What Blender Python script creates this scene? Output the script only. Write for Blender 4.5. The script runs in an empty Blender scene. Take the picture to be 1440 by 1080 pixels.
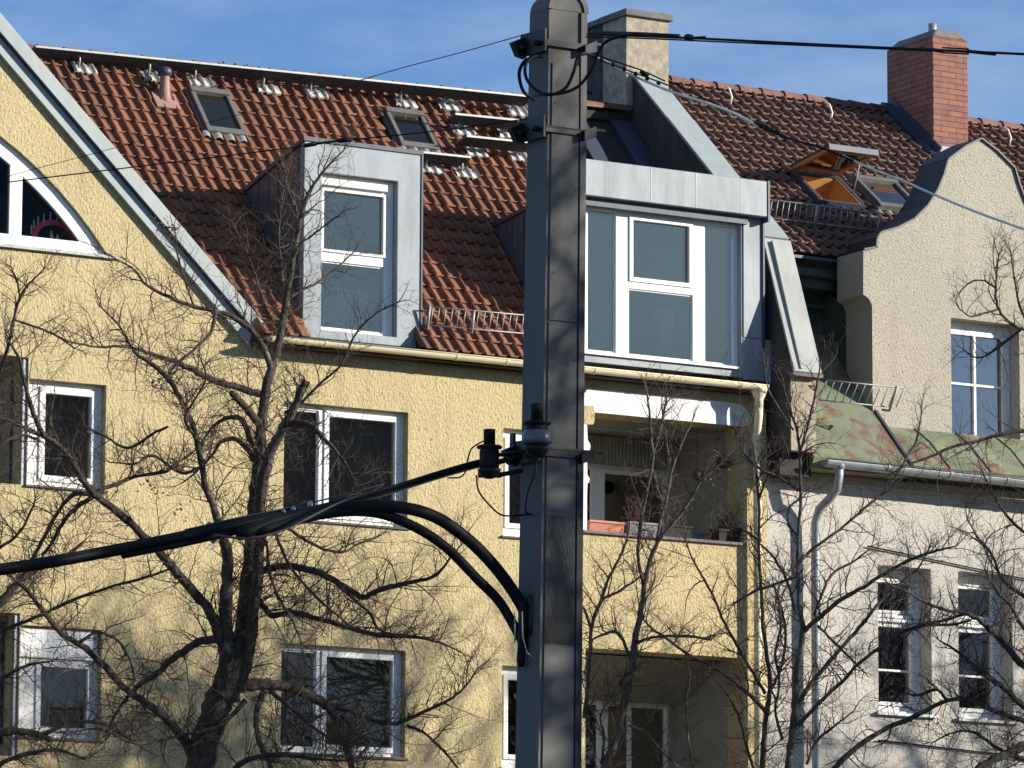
import bpy, math, random
from mathutils import Vector, Matrix
from mathutils.geometry import tessellate_polygon
random.seed(7)
R_ = math.radians
scene = bpy.context.scene
COL = scene.collection

# ---------------------------------------------------------------- camera model
FPX = 6900.0
AZ, PT, RL = R_(59.3), R_(9.1), 0.0042
fx, fy = math.cos(AZ), math.sin(AZ)
FW = Vector((fx*math.cos(PT), fy*math.cos(PT), math.sin(PT)))
RR0 = Vector((fy, -fx, 0)); UU0 = Vector((-fx*math.sin(PT), -fy*math.sin(PT), math.cos(PT)))
RT = RR0*math.cos(RL) + UU0*math.sin(RL)
UP = UU0*math.cos(RL) - RR0*math.sin(RL)
CAM = Vector((-55*fx, -55*fy, 1.6))
def ray(px, py): return FW + RT*((px-720)/FPX) + UP*((540-py)/FPX)
def pl(px, py, n, d):
    r = ray(px, py); n = Vector(n)
    return CAM + r*((d-n.dot(CAM))/n.dot(r))
def onY(px, py, y): return pl(px, py, (0, 1, 0), y)
def onX(px, py, x): return pl(px, py, (1, 0, 0), x)
def atD(px, py, d): return CAM + ray(px, py)*d
cd = bpy.data.cameras.new('camera'); co = bpy.data.objects.new('camera', cd); COL.objects.link(co)
M3 = Matrix((RT, UP, -FW)).transposed()
co.matrix_world = Matrix.Translation(CAM) @ M3.to_4x4()
cd.sensor_width = 36; cd.lens = FPX/1440*36; cd.clip_end = 3000; cd.clip_start = 0.5
scene.camera = co

# ---------------------------------------------------------------- light
SUN = Vector((1.3, -1, .49)).normalized()
elev = math.asin(SUN.z); rot = math.atan2(SUN.x, SUN.y)
w = bpy.data.worlds.new('World'); scene.world = w; w.use_nodes = True
nt = w.node_tree; nt.nodes.clear()
out = nt.nodes.new('ShaderNodeOutputWorld'); bg = nt.nodes.new('ShaderNodeBackground')
sky = nt.nodes.new('ShaderNodeTexSky'); sky.sky_type = 'NISHITA'; sky.sun_disc = False
sky.sun_elevation = elev; sky.sun_rotation = rot; sky.air_density = 1.0; sky.dust_density = 0.3; sky.ozone_density = 3.2; sky.altitude = 800
tc = nt.nodes.new('ShaderNodeTexCoord'); mp = nt.nodes.new('ShaderNodeMapping'); mp.inputs['Scale'].default_value = (5, 5, 17); mp.inputs['Rotation'].default_value = (0.1, 0.06, 0)
nz = nt.nodes.new('ShaderNodeTexNoise'); nz.inputs['Scale'].default_value = 3.2; nz.inputs['Detail'].default_value = 6; nz.inputs['Roughness'].default_value = .55
cr = nt.nodes.new('ShaderNodeMapRange'); cr.inputs['From Min'].default_value = .38; cr.inputs['From Max'].default_value = .78; cr.inputs['To Max'].default_value = .55; cr.inputs['To Min'].default_value = .07
mx = nt.nodes.new('ShaderNodeMix'); mx.data_type = 'RGBA'; mx.inputs['B'].default_value = (3.9, 4.7, 6.0, 1)
gm = nt.nodes.new('ShaderNodeMix'); gm.data_type = 'RGBA'; gm.blend_type = 'MULTIPLY'; gm.inputs['Factor'].default_value = 1; gm.inputs['B'].default_value = (.70, .92, 1.18, 1)
nt.links.new(tc.outputs['Generated'], mp.inputs[0]); nt.links.new(mp.outputs[0], nz.inputs['Vector']); nt.links.new(nz.outputs[0], cr.inputs['Value'])
nt.links.new(sky.outputs[0], gm.inputs['A']); nt.links.new(gm.outputs['Result'], mx.inputs['A']); nt.links.new(cr.outputs[0], mx.inputs['Factor'])
nt.links.new(mx.outputs['Result'], bg.inputs[0]); nt.links.new(bg.outputs[0], out.inputs[0]); bg.inputs[1].default_value = .09
ld = bpy.data.lights.new('sun', 'SUN'); ld.energy = 5.0; ld.angle = R_(.53); ld.color = (1, .93, .82)
lo = bpy.data.objects.new('sun', ld); COL.objects.link(lo); lo.rotation_mode = 'QUATERNION'; lo.rotation_quaternion = (-SUN).to_track_quat('-Z', 'Y'); lo.location = (20, -40, 40)
vs = scene.view_settings; vs.view_transform = 'Standard'; vs.look = 'None'; vs.gamma = 1; vs.use_curve_mapping = False; vs.exposure = 0.60

# ---------------------------------------------------------------- materials
def nmat(name):
    m = bpy.data.materials.new(name); m.use_nodes = True; t = m.node_tree
    return m, t, t.nodes['Principled BSDF']
def L(t, a, b): t.links.new(a, b)
def N(t, typ, **kw):
    n = t.nodes.new('ShaderNode'+typ)
    for k, v in kw.items():
        if k in n.inputs: n.inputs[k].default_value = v
        else: setattr(n, k, v)
    return n
def ramp(t, fac, stops):
    r = t.nodes.new('ShaderNodeValToRGB'); e = r.color_ramp.elements
    while len(e) < len(stops): e.new(.5)
    for i, (p, c) in enumerate(stops):
        e[i].position = p; e[i].color = (c[0], c[1], c[2], 1) if not isinstance(c, (int, float)) else (c, c, c, 1)
    L(t, fac, r.inputs[0]); return r.outputs[0]
def mixc(t, fac, a, b, mode='MIX'):
    m = t.nodes.new('ShaderNodeMix'); m.data_type = 'RGBA'; m.blend_type = mode
    for s, v in (('Factor', fac), ('A', a), ('B', b)):
        if hasattr(v, 'links'): L(t, v, m.inputs[s])
        else: m.inputs[s].default_value = v if isinstance(v, (int, float)) else (v[0], v[1], v[2], 1)
    return m.outputs['Result']
def coords(t, scale=(1, 1, 1), rot=(0, 0, 0)):
    c = N(t, 'TexCoord'); m = N(t, 'Mapping'); m.inputs['Scale'].default_value = scale; m.inputs['Rotation'].default_value = rot
    L(t, c.outputs['Object'], m.inputs[0]); return m.outputs[0]
def noise(t, vec, scale, detail=4, rough=.55, dist=0):
    n = N(t, 'TexNoise'); n.inputs['Scale'].default_value = scale; n.inputs['Detail'].default_value = detail
    n.inputs['Roughness'].default_value = rough; n.inputs['Distortion'].default_value = dist; L(t, vec, n.inputs['Vector']); return n.outputs[0]
def bump(t, bs, h, strength, dist):
    b = N(t, 'Bump'); b.inputs['Strength'].default_value = strength; b.inputs['Distance'].default_value = dist
    L(t, h, b.inputs['Height']); L(t, b.outputs[0], bs.inputs['Normal'])
def simple(name, c, rough=.6, metal=0, var=.12, sc=4, bmp=0, bsc=60, spec=.5, stretch=(1, 1, 1)):
    m, t, b = nmat(name); v = coords(t, stretch)
    n = noise(t, v, sc, 5, .6); r = ramp(t, n, [(.3, [x*(1-var) for x in c]), (.7, [min(1, x*(1+var)) for x in c])])
    L(t, r, b.inputs['Base Color']); b.inputs['Roughness'].default_value = rough; b.inputs['Metallic'].default_value = metal
    b.inputs['Specular IOR Level'].default_value = spec
    if bmp: bump(t, b, noise(t, coords(t), bsc, 4), bmp, .01)
    return m
def stucco(name, c, dirt_shade, sc=26, strength=.9, dist=.02, stretch=(1, 1, .55), streak=.3):
    m, t, b = nmat(name)
    vb = coords(t, stretch, (0, .35, 0)); v = coords(t)
    n1 = noise(t, vb, sc, 6, .7, .3); n2 = noise(t, v, sc*2.7, 3, .6)
    vo = N(t, 'TexVoronoi'); vo.inputs['Scale'].default_value = sc*.9; L(t, vb, vo.inputs['Vector'])
    a = N(t, 'Math', operation='MULTIPLY_ADD'); L(t, n2, a.inputs[0]); a.inputs[1].default_value = .6; L(t, n1, a.inputs[2])
    a2 = N(t, 'Math', operation='MULTIPLY_ADD'); L(t, vo.outputs[0], a2.inputs[0]); a2.inputs[1].default_value = .2; L(t, a.outputs[0], a2.inputs[2])
    bump(t, b, a2.outputs[0], strength, dist)
    big = noise(t, v, .55, 5, .6); col = ramp(t, big, [(.35, [x*.9 for x in c]), (.65, c)])
    sv = coords(t, (3.2, 3.2, .22)); st = noise(t, sv, 1.2, 5, .6)
    sf = ramp(t, st, [(.55, 0), (.78, streak)]); col = mixc(t, sf, col, dirt_shade)
    pit_shade = ramp(t, a2.outputs[0], [(.70, .8), (.80, 0)]); col = mixc(t, pit_shade, col, [x*.5 for x in dirt_shade])  # shade painted into the low spots of the grain
    sp = noise(t, coords(t, (1, 1, .55), (0, .5, 0)), sc*1.15, 4, .65, .4); col = mixc(t, ramp(t, sp, [(.575, 0), (.66, .62)]), col, [x*.38 for x in dirt_shade])  # dark specks coloured in as the tiny shadows of the rough grain
    hi = noise(t, v, sc*.8, 3, .6); col = mixc(t, ramp(t, hi, [(.5, 0), (.7, .4)]), col, [min(.92, x*1.12) for x in c])
    L(t, col, b.inputs['Base Color']); b.inputs['Roughness'].default_value = .95; b.inputs['Specular IOR Level'].default_value = .1
    return m
M = {}
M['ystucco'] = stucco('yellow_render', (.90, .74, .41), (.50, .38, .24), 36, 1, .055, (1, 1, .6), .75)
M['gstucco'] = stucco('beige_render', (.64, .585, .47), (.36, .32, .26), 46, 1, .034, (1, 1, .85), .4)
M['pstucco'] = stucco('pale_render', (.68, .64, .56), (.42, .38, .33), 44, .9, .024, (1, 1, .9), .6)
M['ywood'] = simple('cream_paint', (.76, .68, .44), .5, 0, .06, 3)
M['wplaster'] = simple('white_plaster', (.78, .78, .76), .9, 0, .22, 5, .8, 22)
M['white'] = simple('white_plastic', (.80, .80, .77), .35, 0, .03, 2)
M['concrete'] = simple('rough_concrete', (.36, .31, .23), .95, 0, .35, 9, .9, 26)
M['dconcrete'] = simple('weathered_shaded_render', (.060, .053, .050), .95, 0, .35, 5, .7, 30, stretch=(1, 1, .4))  # dark tone holds weathering and the shade of the left faces
M['coping'] = simple('grey_coping_stone', (.17, .16, .15), .9, 0, .25, 6, .4, 30)
def zinc(name, c, var=.14, rough=.5, metal=.25, stain=(.35, .33, .30)):
    m, t, b = nmat(name); v = coords(t, (2.5, 2.5, .5)); n = noise(t, v, 1.6, 6, .62); f = noise(t, coords(t), 9, 5, .6)
    col = ramp(t, n, [(.3, [x*(1-var) for x in c]), (.55, c), (.75, [min(1, x*(1+var*.5)) for x in c])])
    sp = ramp(t, f, [(.64, 0), (.74, .55)]); col = mixc(t, sp, col, stain)
    L(t, col, b.inputs['Base Color']); b.inputs['Roughness'].default_value = rough; b.inputs['Metallic'].default_value = metal
    bump(t, b, noise(t, coords(t), 3.2, 3), .25, .02)
    return m
M['zinc'] = zinc('zinc_sheet', (.27, .30, .32), .32, .55, .05)
M['zincg'] = zinc('pale_green_zinc', (.34, .38, .37), .12, .6, .05)
M['zincs'] = zinc('stained_zinc', (.36, .37, .34), .2, .6, .05, (.40, .23, .10))
M['dzinc'] = zinc('slate_blue_sheet', (.055, .065, .09), .2, .5, .1, (.06, .06, .07))
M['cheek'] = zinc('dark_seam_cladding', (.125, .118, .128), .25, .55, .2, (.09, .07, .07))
M['grate'] = simple('dull_grating', (.09, .085, .08), .7, 0, .2, 10)
M['steel'] = simple('galvanised_steel', (.33, .33, .31), .5, .3, .15, 14)
M['gutterg'] = zinc('grey_gutter_zinc', (.33, .35, .36), .18, .5, .4, (.2, .2, .2))
def copper():
    m, t, b = nmat('patinated_copper'); v = coords(t); n = noise(t, v, 2.1, 6, .6, .4); n2 = noise(t, coords(t, (1, 1, .5)), 3.4, 5, .6, .8)
    col = ramp(t, n, [(.3, (.095, .12, .06)), (.5, (.17, .195, .105)), (.7, (.26, .27, .15))])
    f = ramp(t, n2, [(.50, 0), (.60, .9)]); n3 = noise(t, coords(t, (1, 1, .4)), 2.6, 6, .65); col = mixc(t, ramp(t, n3, [(.45, 0), (.62, .6)]), col, (.21, .22, .18)); col = mixc(t, f, col, (.17, .08, .05))
    L(t, col, b.inputs['Base Color']); b.inputs['Roughness'].default_value = .75; bump(t, b, n2, .3, .02); return m
M['copper'] = copper()
M['dcopper'] = simple('dark_green_sheet', (.06, .085, .07), .6, .1, .3, 3)
def tiles(name, stops, rough=.75):
    m, t, b = nmat(name); at = N(t, 'Attribute'); at.attribute_name = 'tile'
    col = ramp(t, at.outputs['Fac'], stops)
    n = noise(t, coords(t), 13, 5, .65); col = mixc(t, ramp(t, n, [(.45, 0), (.8, .5)]), col, (.10, .065, .045))
    n2 = noise(t, coords(t), 1.1, 5, .6); col = mixc(t, ramp(t, n2, [(.45, 0), (.75, .5)]), col, (.10, .065, .045)); n3 = noise(t, coords(t), 34, 4, .6); col = mixc(t, ramp(t, n3, [(.67, 0), (.74, .35)]), col, (.26, .21, .16))
    L(t, col, b.inputs['Base Color']); b.inputs['Roughness'].default_value = rough; bump(t, b, noise(t, coords(t), 60, 4), .35, .006); return m
M['tile'] = tiles('red_clay_tiles', [(0, (.135, .046, .022)), (.5, (.24, .086, .038)), (.85, (.30, .115, .055)), (1, (.18, .09, .058))])
M['tileb'] = tiles('brown_clay_tiles', [(0, (.115, .058, .040)), (.5, (.165, .080, .055)), (1, (.21, .11, .077))])
M['ridge'] = simple('ridge_clay', (.15, .070, .048), .85, 0, .4, 6, .4)
def brick():
    m, t, b = nmat('chimney_brick'); c = N(t, 'TexCoord'); s = N(t, 'SeparateXYZ'); L(t, c.outputs['Object'], s.inputs[0])
    a = N(t, 'Math', operation='ADD'); L(t, s.outputs[0], a.inputs[0]); L(t, s.outputs[1], a.inputs[1])
    k = N(t, 'CombineXYZ'); L(t, a.outputs[0], k.inputs[0]); L(t, s.outputs[2], k.inputs[1])
    br = N(t, 'TexBrick'); L(t, k.outputs[0], br.inputs['Vector'])
    br.inputs['Scale'].default_value = 1; br.inputs['Brick Width'].default_value = .24; br.inputs['Row Height'].default_value = .073
    br.inputs['Mortar Size'].default_value = .006; br.inputs['Bias'].default_value = -.1
    br.inputs['Color1'].default_value = (.34, .13, .08, 1); br.inputs['Color2'].default_value = (.20, .09, .07, 1); br.inputs['Mortar'].default_value = (.07, .055, .05, 1)
    col = mixc(t, ramp(t, noise(t, coords(t), 7, 5), [(.45, 0), (.75, .5)]), br.outputs[0], (.30, .19, .14))
    L(t, col, b.inputs['Base Color']); b.inputs['Roughness'].default_value = .9
    inv = N(t, 'Math', operation='SUBTRACT'); inv.inputs[0].default_value = 1; L(t, br.outputs['Fac'], inv.inputs[1])
    bump(t, b, inv.outputs[0], .8, .012); return m
M['brick'] = brick()
def glass(name, tint=(.5, .55, .52), refl=.12, rc=(.9, .95, 1), rough=.0):
    m = bpy.data.materials.new(name); m.use_nodes = True; t = m.node_tree; t.nodes.remove(t.nodes['Principled BSDF'])
    o = t.nodes['Material Output']; tr = N(t, 'BsdfTransparent'); gl = N(t, 'BsdfGlossy'); mxs = N(t, 'MixShader'); fr = N(t, 'Fresnel'); fr.inputs[0].default_value = 1.45
    ad = N(t, 'Math', operation='ADD'); ad.use_clamp = True; L(t, fr.outputs[0], ad.inputs[0]); ad.inputs[1].default_value = refl
    tr.inputs[0].default_value = (*tint, 1); gl.inputs[0].default_value = (*rc, 1); gl.inputs['Roughness'].default_value = rough
    b = N(t, 'Bump'); b.inputs['Strength'].default_value = .04; b.inputs['Distance'].default_value = .012; L(t, noise(t, coords(t), 1.7, 2), b.inputs['Height']); L(t, b.outputs[0], gl.inputs['Normal'])
    L(t, ad.outputs[0], mxs.inputs[0]); L(t, tr.outputs[0], mxs.inputs[1]); L(t, gl.outputs[0], mxs.inputs[2]); L(t, mxs.outputs[0], o.inputs[0]); return m
M['glass'] = glass('window_glass', (.80, .82, .76), .17, (.95, .88, .78))
M['glassa'] = glass('clear_gable_glass', (.9, .9, .88), -.03, (.6, .6, .62))
M['glassd'] = glass('dormer_glass', (.78, .84, .80), .12, (.95, .82, .62), .12)
M['glassb'] = glass('sky_reflecting_glass', (.4, .44, .45), .22, (.95, .85, .78))
M['darkframe'] = simple('weathered_grey_frame', (.13, .13, .12), .6, .1, .2, 8)
M['room'] = simple('room_wall', (.26, .26, .23), .9, 0, .2, 1)
M['roomd'] = simple('dark_room', (.07, .075, .08), .9, 0, .3, 1)
M['rooml'] = simple('pale_room_wall', (.42, .46, .43), .9, 0, .15, 1)
M['sheer'] = simple('dim_sheer_curtain', (.27, .275, .24), .9, 0, .3, 2)
M['curtain'] = simple('grey_curtain', (.30, .31, .27), .9, 0, .2, 3)
M['radiator'] = simple('radiator_paint', (.62, .66, .62), .5, 0, .05, 3)
M['rubber'] = simple('black_rubber', (.010, .010, .012), .62, 0, .3, 8, spec=.2)
M['iron'] = simple('black_iron', (.016, .017, .02), .5, .4, .3, 8)
M['pole'] = simple('dark_grey_mast_paint', (.118, .115, .108), .7, 0, .14, 2.2, .1, 25, .25, stretch=(1, 1, .4))
M['poled'] = simple('dark_mast_edge', (.03, .03, .033), .5, .1, .14, 3)
M['porc'] = simple('white_porcelain', (.12, .12, .12), .3, 0, .1, 4)
M['wcable'] = simple('pale_cable_sheath', (.88, .86, .74), .5, 0, .15, 20)
M['wood'] = simple('pine_reveal', (.50, .25, .08), .6, 0, .15, 6, stretch=(1, 6, 1))
M['darkwood'] = simple('dark_timber', (.02, .015, .012), .8, 0, .3, 8)
M['terra'] = simple('terracotta_plastic', (.50, .17, .10), .6, 0, .12, 9)
M['pinkpipe'] = simple('pink_clay_pipe', (.33, .19, .155), .7, 0, .15, 8)
M['red'] = simple('red_lacquer', (.80, .03, .05), .4, 0, .05, 4)
M['cream'] = simple('cream_candle', (.78, .76, .66), .5, 0, .03, 4)
M['greyplastic'] = simple('grey_planter_plastic', (.16, .17, .17), .6, 0, .1, 8)
def bark(name, c1, c2, ls=(.35, .33, .27)):
    m, t, b = nmat(name); v = coords(t, (1, 1, .35)); n = noise(t, v, 22, 6, .65); col = ramp(t, n, [(.35, c1), (.65, c2)])
    f = noise(t, coords(t), 5, 4, .6); col = mixc(t, ramp(t, f, [(.56, 0), (.72, .45)]), col, ls)
    L(t, col, b.inputs['Base Color']); b.inputs['Roughness'].default_value = .9; bump(t, b, n, .9, .03); return m
M['bark'] = bark('linden_bark', (.024, .018, .014), (.088, .070, .055))
M['twig'] = simple('twig_bark', (.075, .050, .036), .8, 0, .35, 5)
M['barkp'] = bark('pale_young_bark', (.045, .035, .028), (.15, .125, .10), (.34, .32, .28))
M['twigr'] = simple('reddish_twig_bark', (.105, .060, .042), .75, 0, .35, 5)
M['leaf'] = simple('withered_leaf', (.11, .05, .03), .85, 0, .3, 12)
M['asphalt'] = simple('asphalt_road', (.05, .05, .052), .9, 0, .2, 3, .4, 60)
M['paving'] = simple('pavement_slabs', (.20, .19, .18), .9, 0, .15, 2, .3, 30)
M['ground'] = simple('city_ground', (.13, .125, .11), .95, 0, .2, .3)

# ---------------------------------------------------------------- mesh building
class MB:
    def __init__(s): s.v = []; s.f = []; s.sm = []; s.mi = []; s.at = []
    def add(s, vs, fs, smooth=False, mi=0, at=None):
        o = len(s.v); s.v += [tuple(v) for v in vs]
        for i, f in enumerate(fs):
            s.f.append(tuple(o+k for k in f)); s.sm.append(smooth); s.mi.append(mi); s.at.append(0.5 if at is None else at)
        return s
    def box(s, x0, x1, y0, y1, z0, z1, mi=0):
        v = [(x, y, z) for z in (z0, z1) for y in (y0, y1) for x in (x0, x1)]
        return s.add(v, [(0, 2, 3, 1), (4, 5, 7, 6), (0, 1, 5, 4), (2, 6, 7, 3), (0, 4, 6, 2), (1, 3, 7, 5)], mi=mi)
    def hexa(s, b, t, mi=0):       # two quads, b and t in the same order
        return s.add(list(b)+list(t), [(3, 2, 1, 0), (4, 5, 6, 7), (0, 1, 5, 4), (1, 2, 6, 5), (2, 3, 7, 6), (3, 0, 4, 7)], mi=mi)
    def prism(s, poly, ax, a, b, mi=0, holes=()):   # poly: 2D outline, extruded along axis ax from a to b
        def P(p, k): return (k, p[0], p[1]) if ax == 'x' else ((p[0], k, p[1]) if ax == 'y' else (p[0], p[1], k))
        loops = [poly]+list(holes)
        tris = tessellate_polygon([[Vector((p[0], p[1], 0)) for p in lp] for lp in loops])
        flat = [p for lp in loops for p in lp]; n = len(flat)
        s.add([P(p, a) for p in flat]+[P(p, b) for p in flat], [tuple(t) for t in tris]+[tuple(n+k for k in t) for t in tris], mi=mi)
        o = 0
        for lp in loops:
            m = len(lp)
            s.add([P(p, a) for p in lp]+[P(p, b) for p in lp], [(i, (i+1) % m, m+(i+1) % m, m+i) for i in range(m)], mi=mi); o += m
        return s
    def tube(s, pts, rad, sides=6, mi=0, cap=True, smooth=True):
        pts = [Vector(p) for p in pts]; n = len(pts)
        if n < 2: return s
        if not isinstance(rad, (list, tuple)): rad = [rad]*n
        vs = []; t0 = (pts[1]-pts[0]).normalized(); u = t0.orthogonal().normalized()
        for i, p in enumerate(pts):
            t = (pts[min(i+1, n-1)]-pts[max(i-1, 0)])
            t = t.normalized() if t.length > 1e-9 else t0
            u = (u-t*u.dot(t)); u = u.normalized() if u.length > 1e-6 else t.orthogonal().normalized(); b = t.cross(u)
            for k in range(sides):
                a = 2*math.pi*k/sides; vs.append(p+(u*math.cos(a)+b*math.sin(a))*rad[i])
        fs = [(i*sides+k, i*sides+(k+1) % sides, (i+1)*sides+(k+1) % sides, (i+1)*sides+k) for i in range(n-1) for k in range(sides)]
        if cap: fs += [tuple(range(sides))[::-1], tuple((n-1)*sides+k for k in range(sides))]
        return s.add(vs, fs, smooth, mi)
    def lathe(s, c, prof, sides=16, axis='z', mi=0):
        c = Vector(c); vs = []
        for r, h in prof:
            for k in range(sides):
                a = 2*math.pi*k/sides
                q = Vector((r*math.cos(a), r*math.sin(a), h)) if axis == 'z' else Vector((h, r*math.cos(a), r*math.sin(a)))
                vs.append(c+q)
        n = len(prof)
        fs = [(i*sides+k, i*sides+(k+1) % sides, (i+1)*sides+(k+1) % sides, (i+1)*sides+k) for i in range(n-1) for k in range(sides)]
        fs += [tuple(range(sides))[::-1], tuple((n-1)*sides+k for k in range(sides))]
        return s.add(vs, fs, True, mi)
    def build(s, name, mats, parent=None, origin=None, bevel=0, attr=False):
        if not isinstance(mats, (list, tuple)): mats = [mats]
        o3 = Vector(origin) if origin is not None else (parent['_w'] if parent is not None and '_w' in parent else Vector((0, 0, 0)))
        o3 = Vector(o3)
        me = bpy.data.meshes.new(name); me.from_pydata([Vector(v)-o3 for v in s.v], [], s.f)
        for p, sm, mi in zip(me.polygons, s.sm, s.mi): p.use_smooth = sm; p.material_index = mi
        for m in mats: me.materials.append(M[m] if isinstance(m, str) else m)
        if attr:
            a = me.attributes.new('tile', 'FLOAT', 'FACE')
            a.data.foreach_set('value', s.at)
        me.validate(); me.update()
        ob = bpy.data.objects.new(name, me); COL.objects.link(ob)
        if not s.sm or not any(s.sm):
            import bmesh
            bm = bmesh.new(); bm.from_mesh(me); bmesh.ops.remove_doubles(bm, verts=bm.verts, dist=1e-5); bmesh.ops.recalc_face_normals(bm, faces=bm.faces); bm.to_mesh(me); bm.free()
        ob['_w'] = tuple(o3)
        if parent is not None:
            ob.parent = parent
            if origin is not None: ob.location = o3-Vector(parent['_w'])
        elif origin is not None: ob.location = o3
        if bevel:
            bv = ob.modifiers.new('bevel', 'BEVEL'); bv.width = bevel; bv.segments = 2; bv.limit_method = 'ANGLE'; bv.angle_limit = R_(50)
        return ob
def thing(name, label, cat, loc=(0, 0, 0), group=None):
    o = bpy.data.objects.new(name, None); COL.objects.link(o); o.location = loc; o['_w'] = tuple(loc); o.empty_display_size = .3
    return tag(o, label, cat, group)
def tag(o, label=None, cat=None, group=None, kind=None):
    if label: o['label'] = label
    if cat: o['category'] = cat
    if group: o['group'] = group
    if kind: o['kind'] = kind
    return o
def rect(x0, x1, z0, z1): return [(x0, z0), (x1, z0), (x1, z1), (x0, z1)]

# ---------------------------------------------------------------- ground
g = MB().box(-400, 400, -400, 400, -.6, -.02).build('ground', 'ground'); tag(g, kind='structure')
g = MB().box(-200, 200, -60, -4.5, -.3, -.008).build('road', 'asphalt'); tag(g, kind='structure')
g = MB().box(-200, 200, -4.5, -.02, -.3, .12).build('pavement', 'paving'); tag(g, kind='structure')
# ---------------------------------------------------------------- shared building pieces
class Roof:
    def __init__(s, y0, z0, deg): s.y0, s.z0, s.a = y0, z0, R_(deg); s.c, s.s = math.cos(s.a), math.sin(s.a)
    def P(s, x, t, h=0): return Vector((x, s.y0+t*s.c-h*s.s, s.z0+t*s.s+h*s.c))
    def hit(s, px, py, h=0):
        n = (0, -s.s, s.c); d = n[1]*s.y0+n[2]*s.z0+h; p = pl(px, py, n, d)
        return p.x, (p.y-s.y0-(-h*s.s))/s.c
def pan_profile():
    return [(0, .004), (.07, .022), (.14, .045), (.22, .042), (.30, .024), (.37, .002), (.55, -.004), (.78, -.002), (1, .004)]
def tile_roof(roof, x0, x1, s0, s1, name, mat, parent, per=.157, exp=.222, skip=None, lift=.034, ridge=None, amp=1.0):
    mb = MB(); prof = pan_profile(); nc = int(math.ceil((x1-x0)/per)); nr = int(math.ceil((s1-s0)/exp))
    for r in range(nr):
        a, b = s0+r*exp, s0+(r+1)*exp+.03
        for c in range(nc):
            xa = x0+c*per
            if skip and skip(xa+per/2, a+exp/2): continue
            if ridge and a+exp*.5 > ridge(xa): continue
            j = random.uniform(-.008, .008); jl = random.uniform(-.004, .008); jx = random.uniform(-.002, .002)
            vs = []; m = len(prof)
            for (u, h) in prof:
                x = xa+u*per+jx; h = h*amp
                vs.append(roof.P(x, a+j, h+lift+jl)); vs.append(roof.P(x, b, h+.004)); vs.append(roof.P(x, a+j, h+lift+jl-.022)); vs.append(roof.P(x, a+j+.05, h-.01))
            fs = []
            for k in range(m-1):
                p, q = 4*k, 4*(k+1)
                fs += [(p, q, q+1, p+1), (p+2, q+2, q, p), (p+3, q+3, q+2, p+2)]
            # side edge of the roll
            fs += [(0, 1, 3, 2), (4*(m-1), 4*(m-1)+2, 4*(m-1)+3, 4*(m-1)+1)]
            mb.add(vs, fs, True, at=min(1, max(0, random.gauss(.45, .22))))
    return mb.build(name, mat, parent, attr=True)
def roof_quad(mb, roof, x0, x1, t0, t1, h0, h1, mi=0):
    b = [roof.P(x0, t0, h0), roof.P(x1, t0, h0), roof.P(x1, t1, h0), roof.P(x0, t1, h0)]
    t = [roof.P(x0, t0, h1), roof.P(x1, t0, h1), roof.P(x1, t1, h1), roof.P(x0, t1, h1)]
    return mb.hexa(b, t, mi)
roof_quad_ = roof_quad
def skylight(parent, roof, x0, x1, t0, t1, glassm='glassb', name='skylight', blind=False, up=0):
    def roof_quad(mb, roof, a, b, c, d, h0, h1, mi=0): return roof_quad_(mb, roof, a, b, c, d, h0+(up if h0 > .015 else 0), h1+up, mi)
    f = MB(); fw = .055
    roof_quad(f, roof, x0, x1, t0, t0+fw*1.6, .02, .10); roof_quad(f, roof, x0, x1, t1-fw*1.5, t1, .02, .125)
    roof_quad(f, roof, x0, x0+fw, t0+fw*1.6, t1-fw*1.5, .02, .105); roof_quad(f, roof, x1-fw, x1, t0+fw*1.6, t1-fw*1.5, .02, .105)
    roof_quad(f, roof, x0-.035, x0-.004, t0-.02, t1+.03, .0, .06); roof_quad(f, roof, x1+.004, x1+.035, t0-.02, t1+.03, .0, .06)
    fr = f.build(name, 'darkframe', parent, bevel=.006)
    p = MB(); roof_quad(p, roof, x0+fw, x1-fw, t0+fw*1.6, t1-fw*1.5, .062, .07); p.build('pane', glassm, fr)
    b = MB(); roof_quad(b, roof, x0+.02, x1-.02, t0+.02, t1-.02, -.03, -.022)
    if blind:
        for k in range(3): roof_quad(b, roof, x0+.1+k*.13, x0+.12+k*.13, t0+.05, t1-.05, -.02, -.012)
    roof_quad(b, roof, x0+.01, x0+.03, t0+.02, t1-.02, -.02, .02); roof_quad(b, roof, x1-.03, x1-.01, t0+.02, t1-.02, -.02, .02)
    b.build('shaft_lining', 'rooml', fr)
    a = MB(); per = .157                                              # wavy lead apron below the frame
    n = int((x1-x0+.12)/.03)
    vs = []
    for i in range(n+1):
        x = x0-.06+i*(x1-x0+.12)/n; h = .045+.022*math.sin(2*math.pi*x/per)
        vs += [roof.P(x, t0+.01, h+.02), roof.P(x, t0-.09-.012*math.sin(9*x), h+.012)]
    a.add(vs, [(2*i, 2*i+2, 2*i+3, 2*i+1) for i in range(n)], True); a.build('flashing', 'steel', fr)
    return fr
def curtain_mesh(x0, x1, z0, z1, y, amp=.02, per=.09):
    mb = MB(); n = max(6, int((x1-x0)/.012)); vs = []
    for i in range(n+1):
        x = x0+(x1-x0)*i/n; yy = y+amp*math.sin(2*math.pi*x/per+.7*math.sin(x*9))
        vs += [(x, yy, z0), (x, yy+.01, z1)]
    mb.add(vs, [(2*i, 2*i+2, 2*i+3, 2*i+1) for i in range(n)], True); return mb
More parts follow.
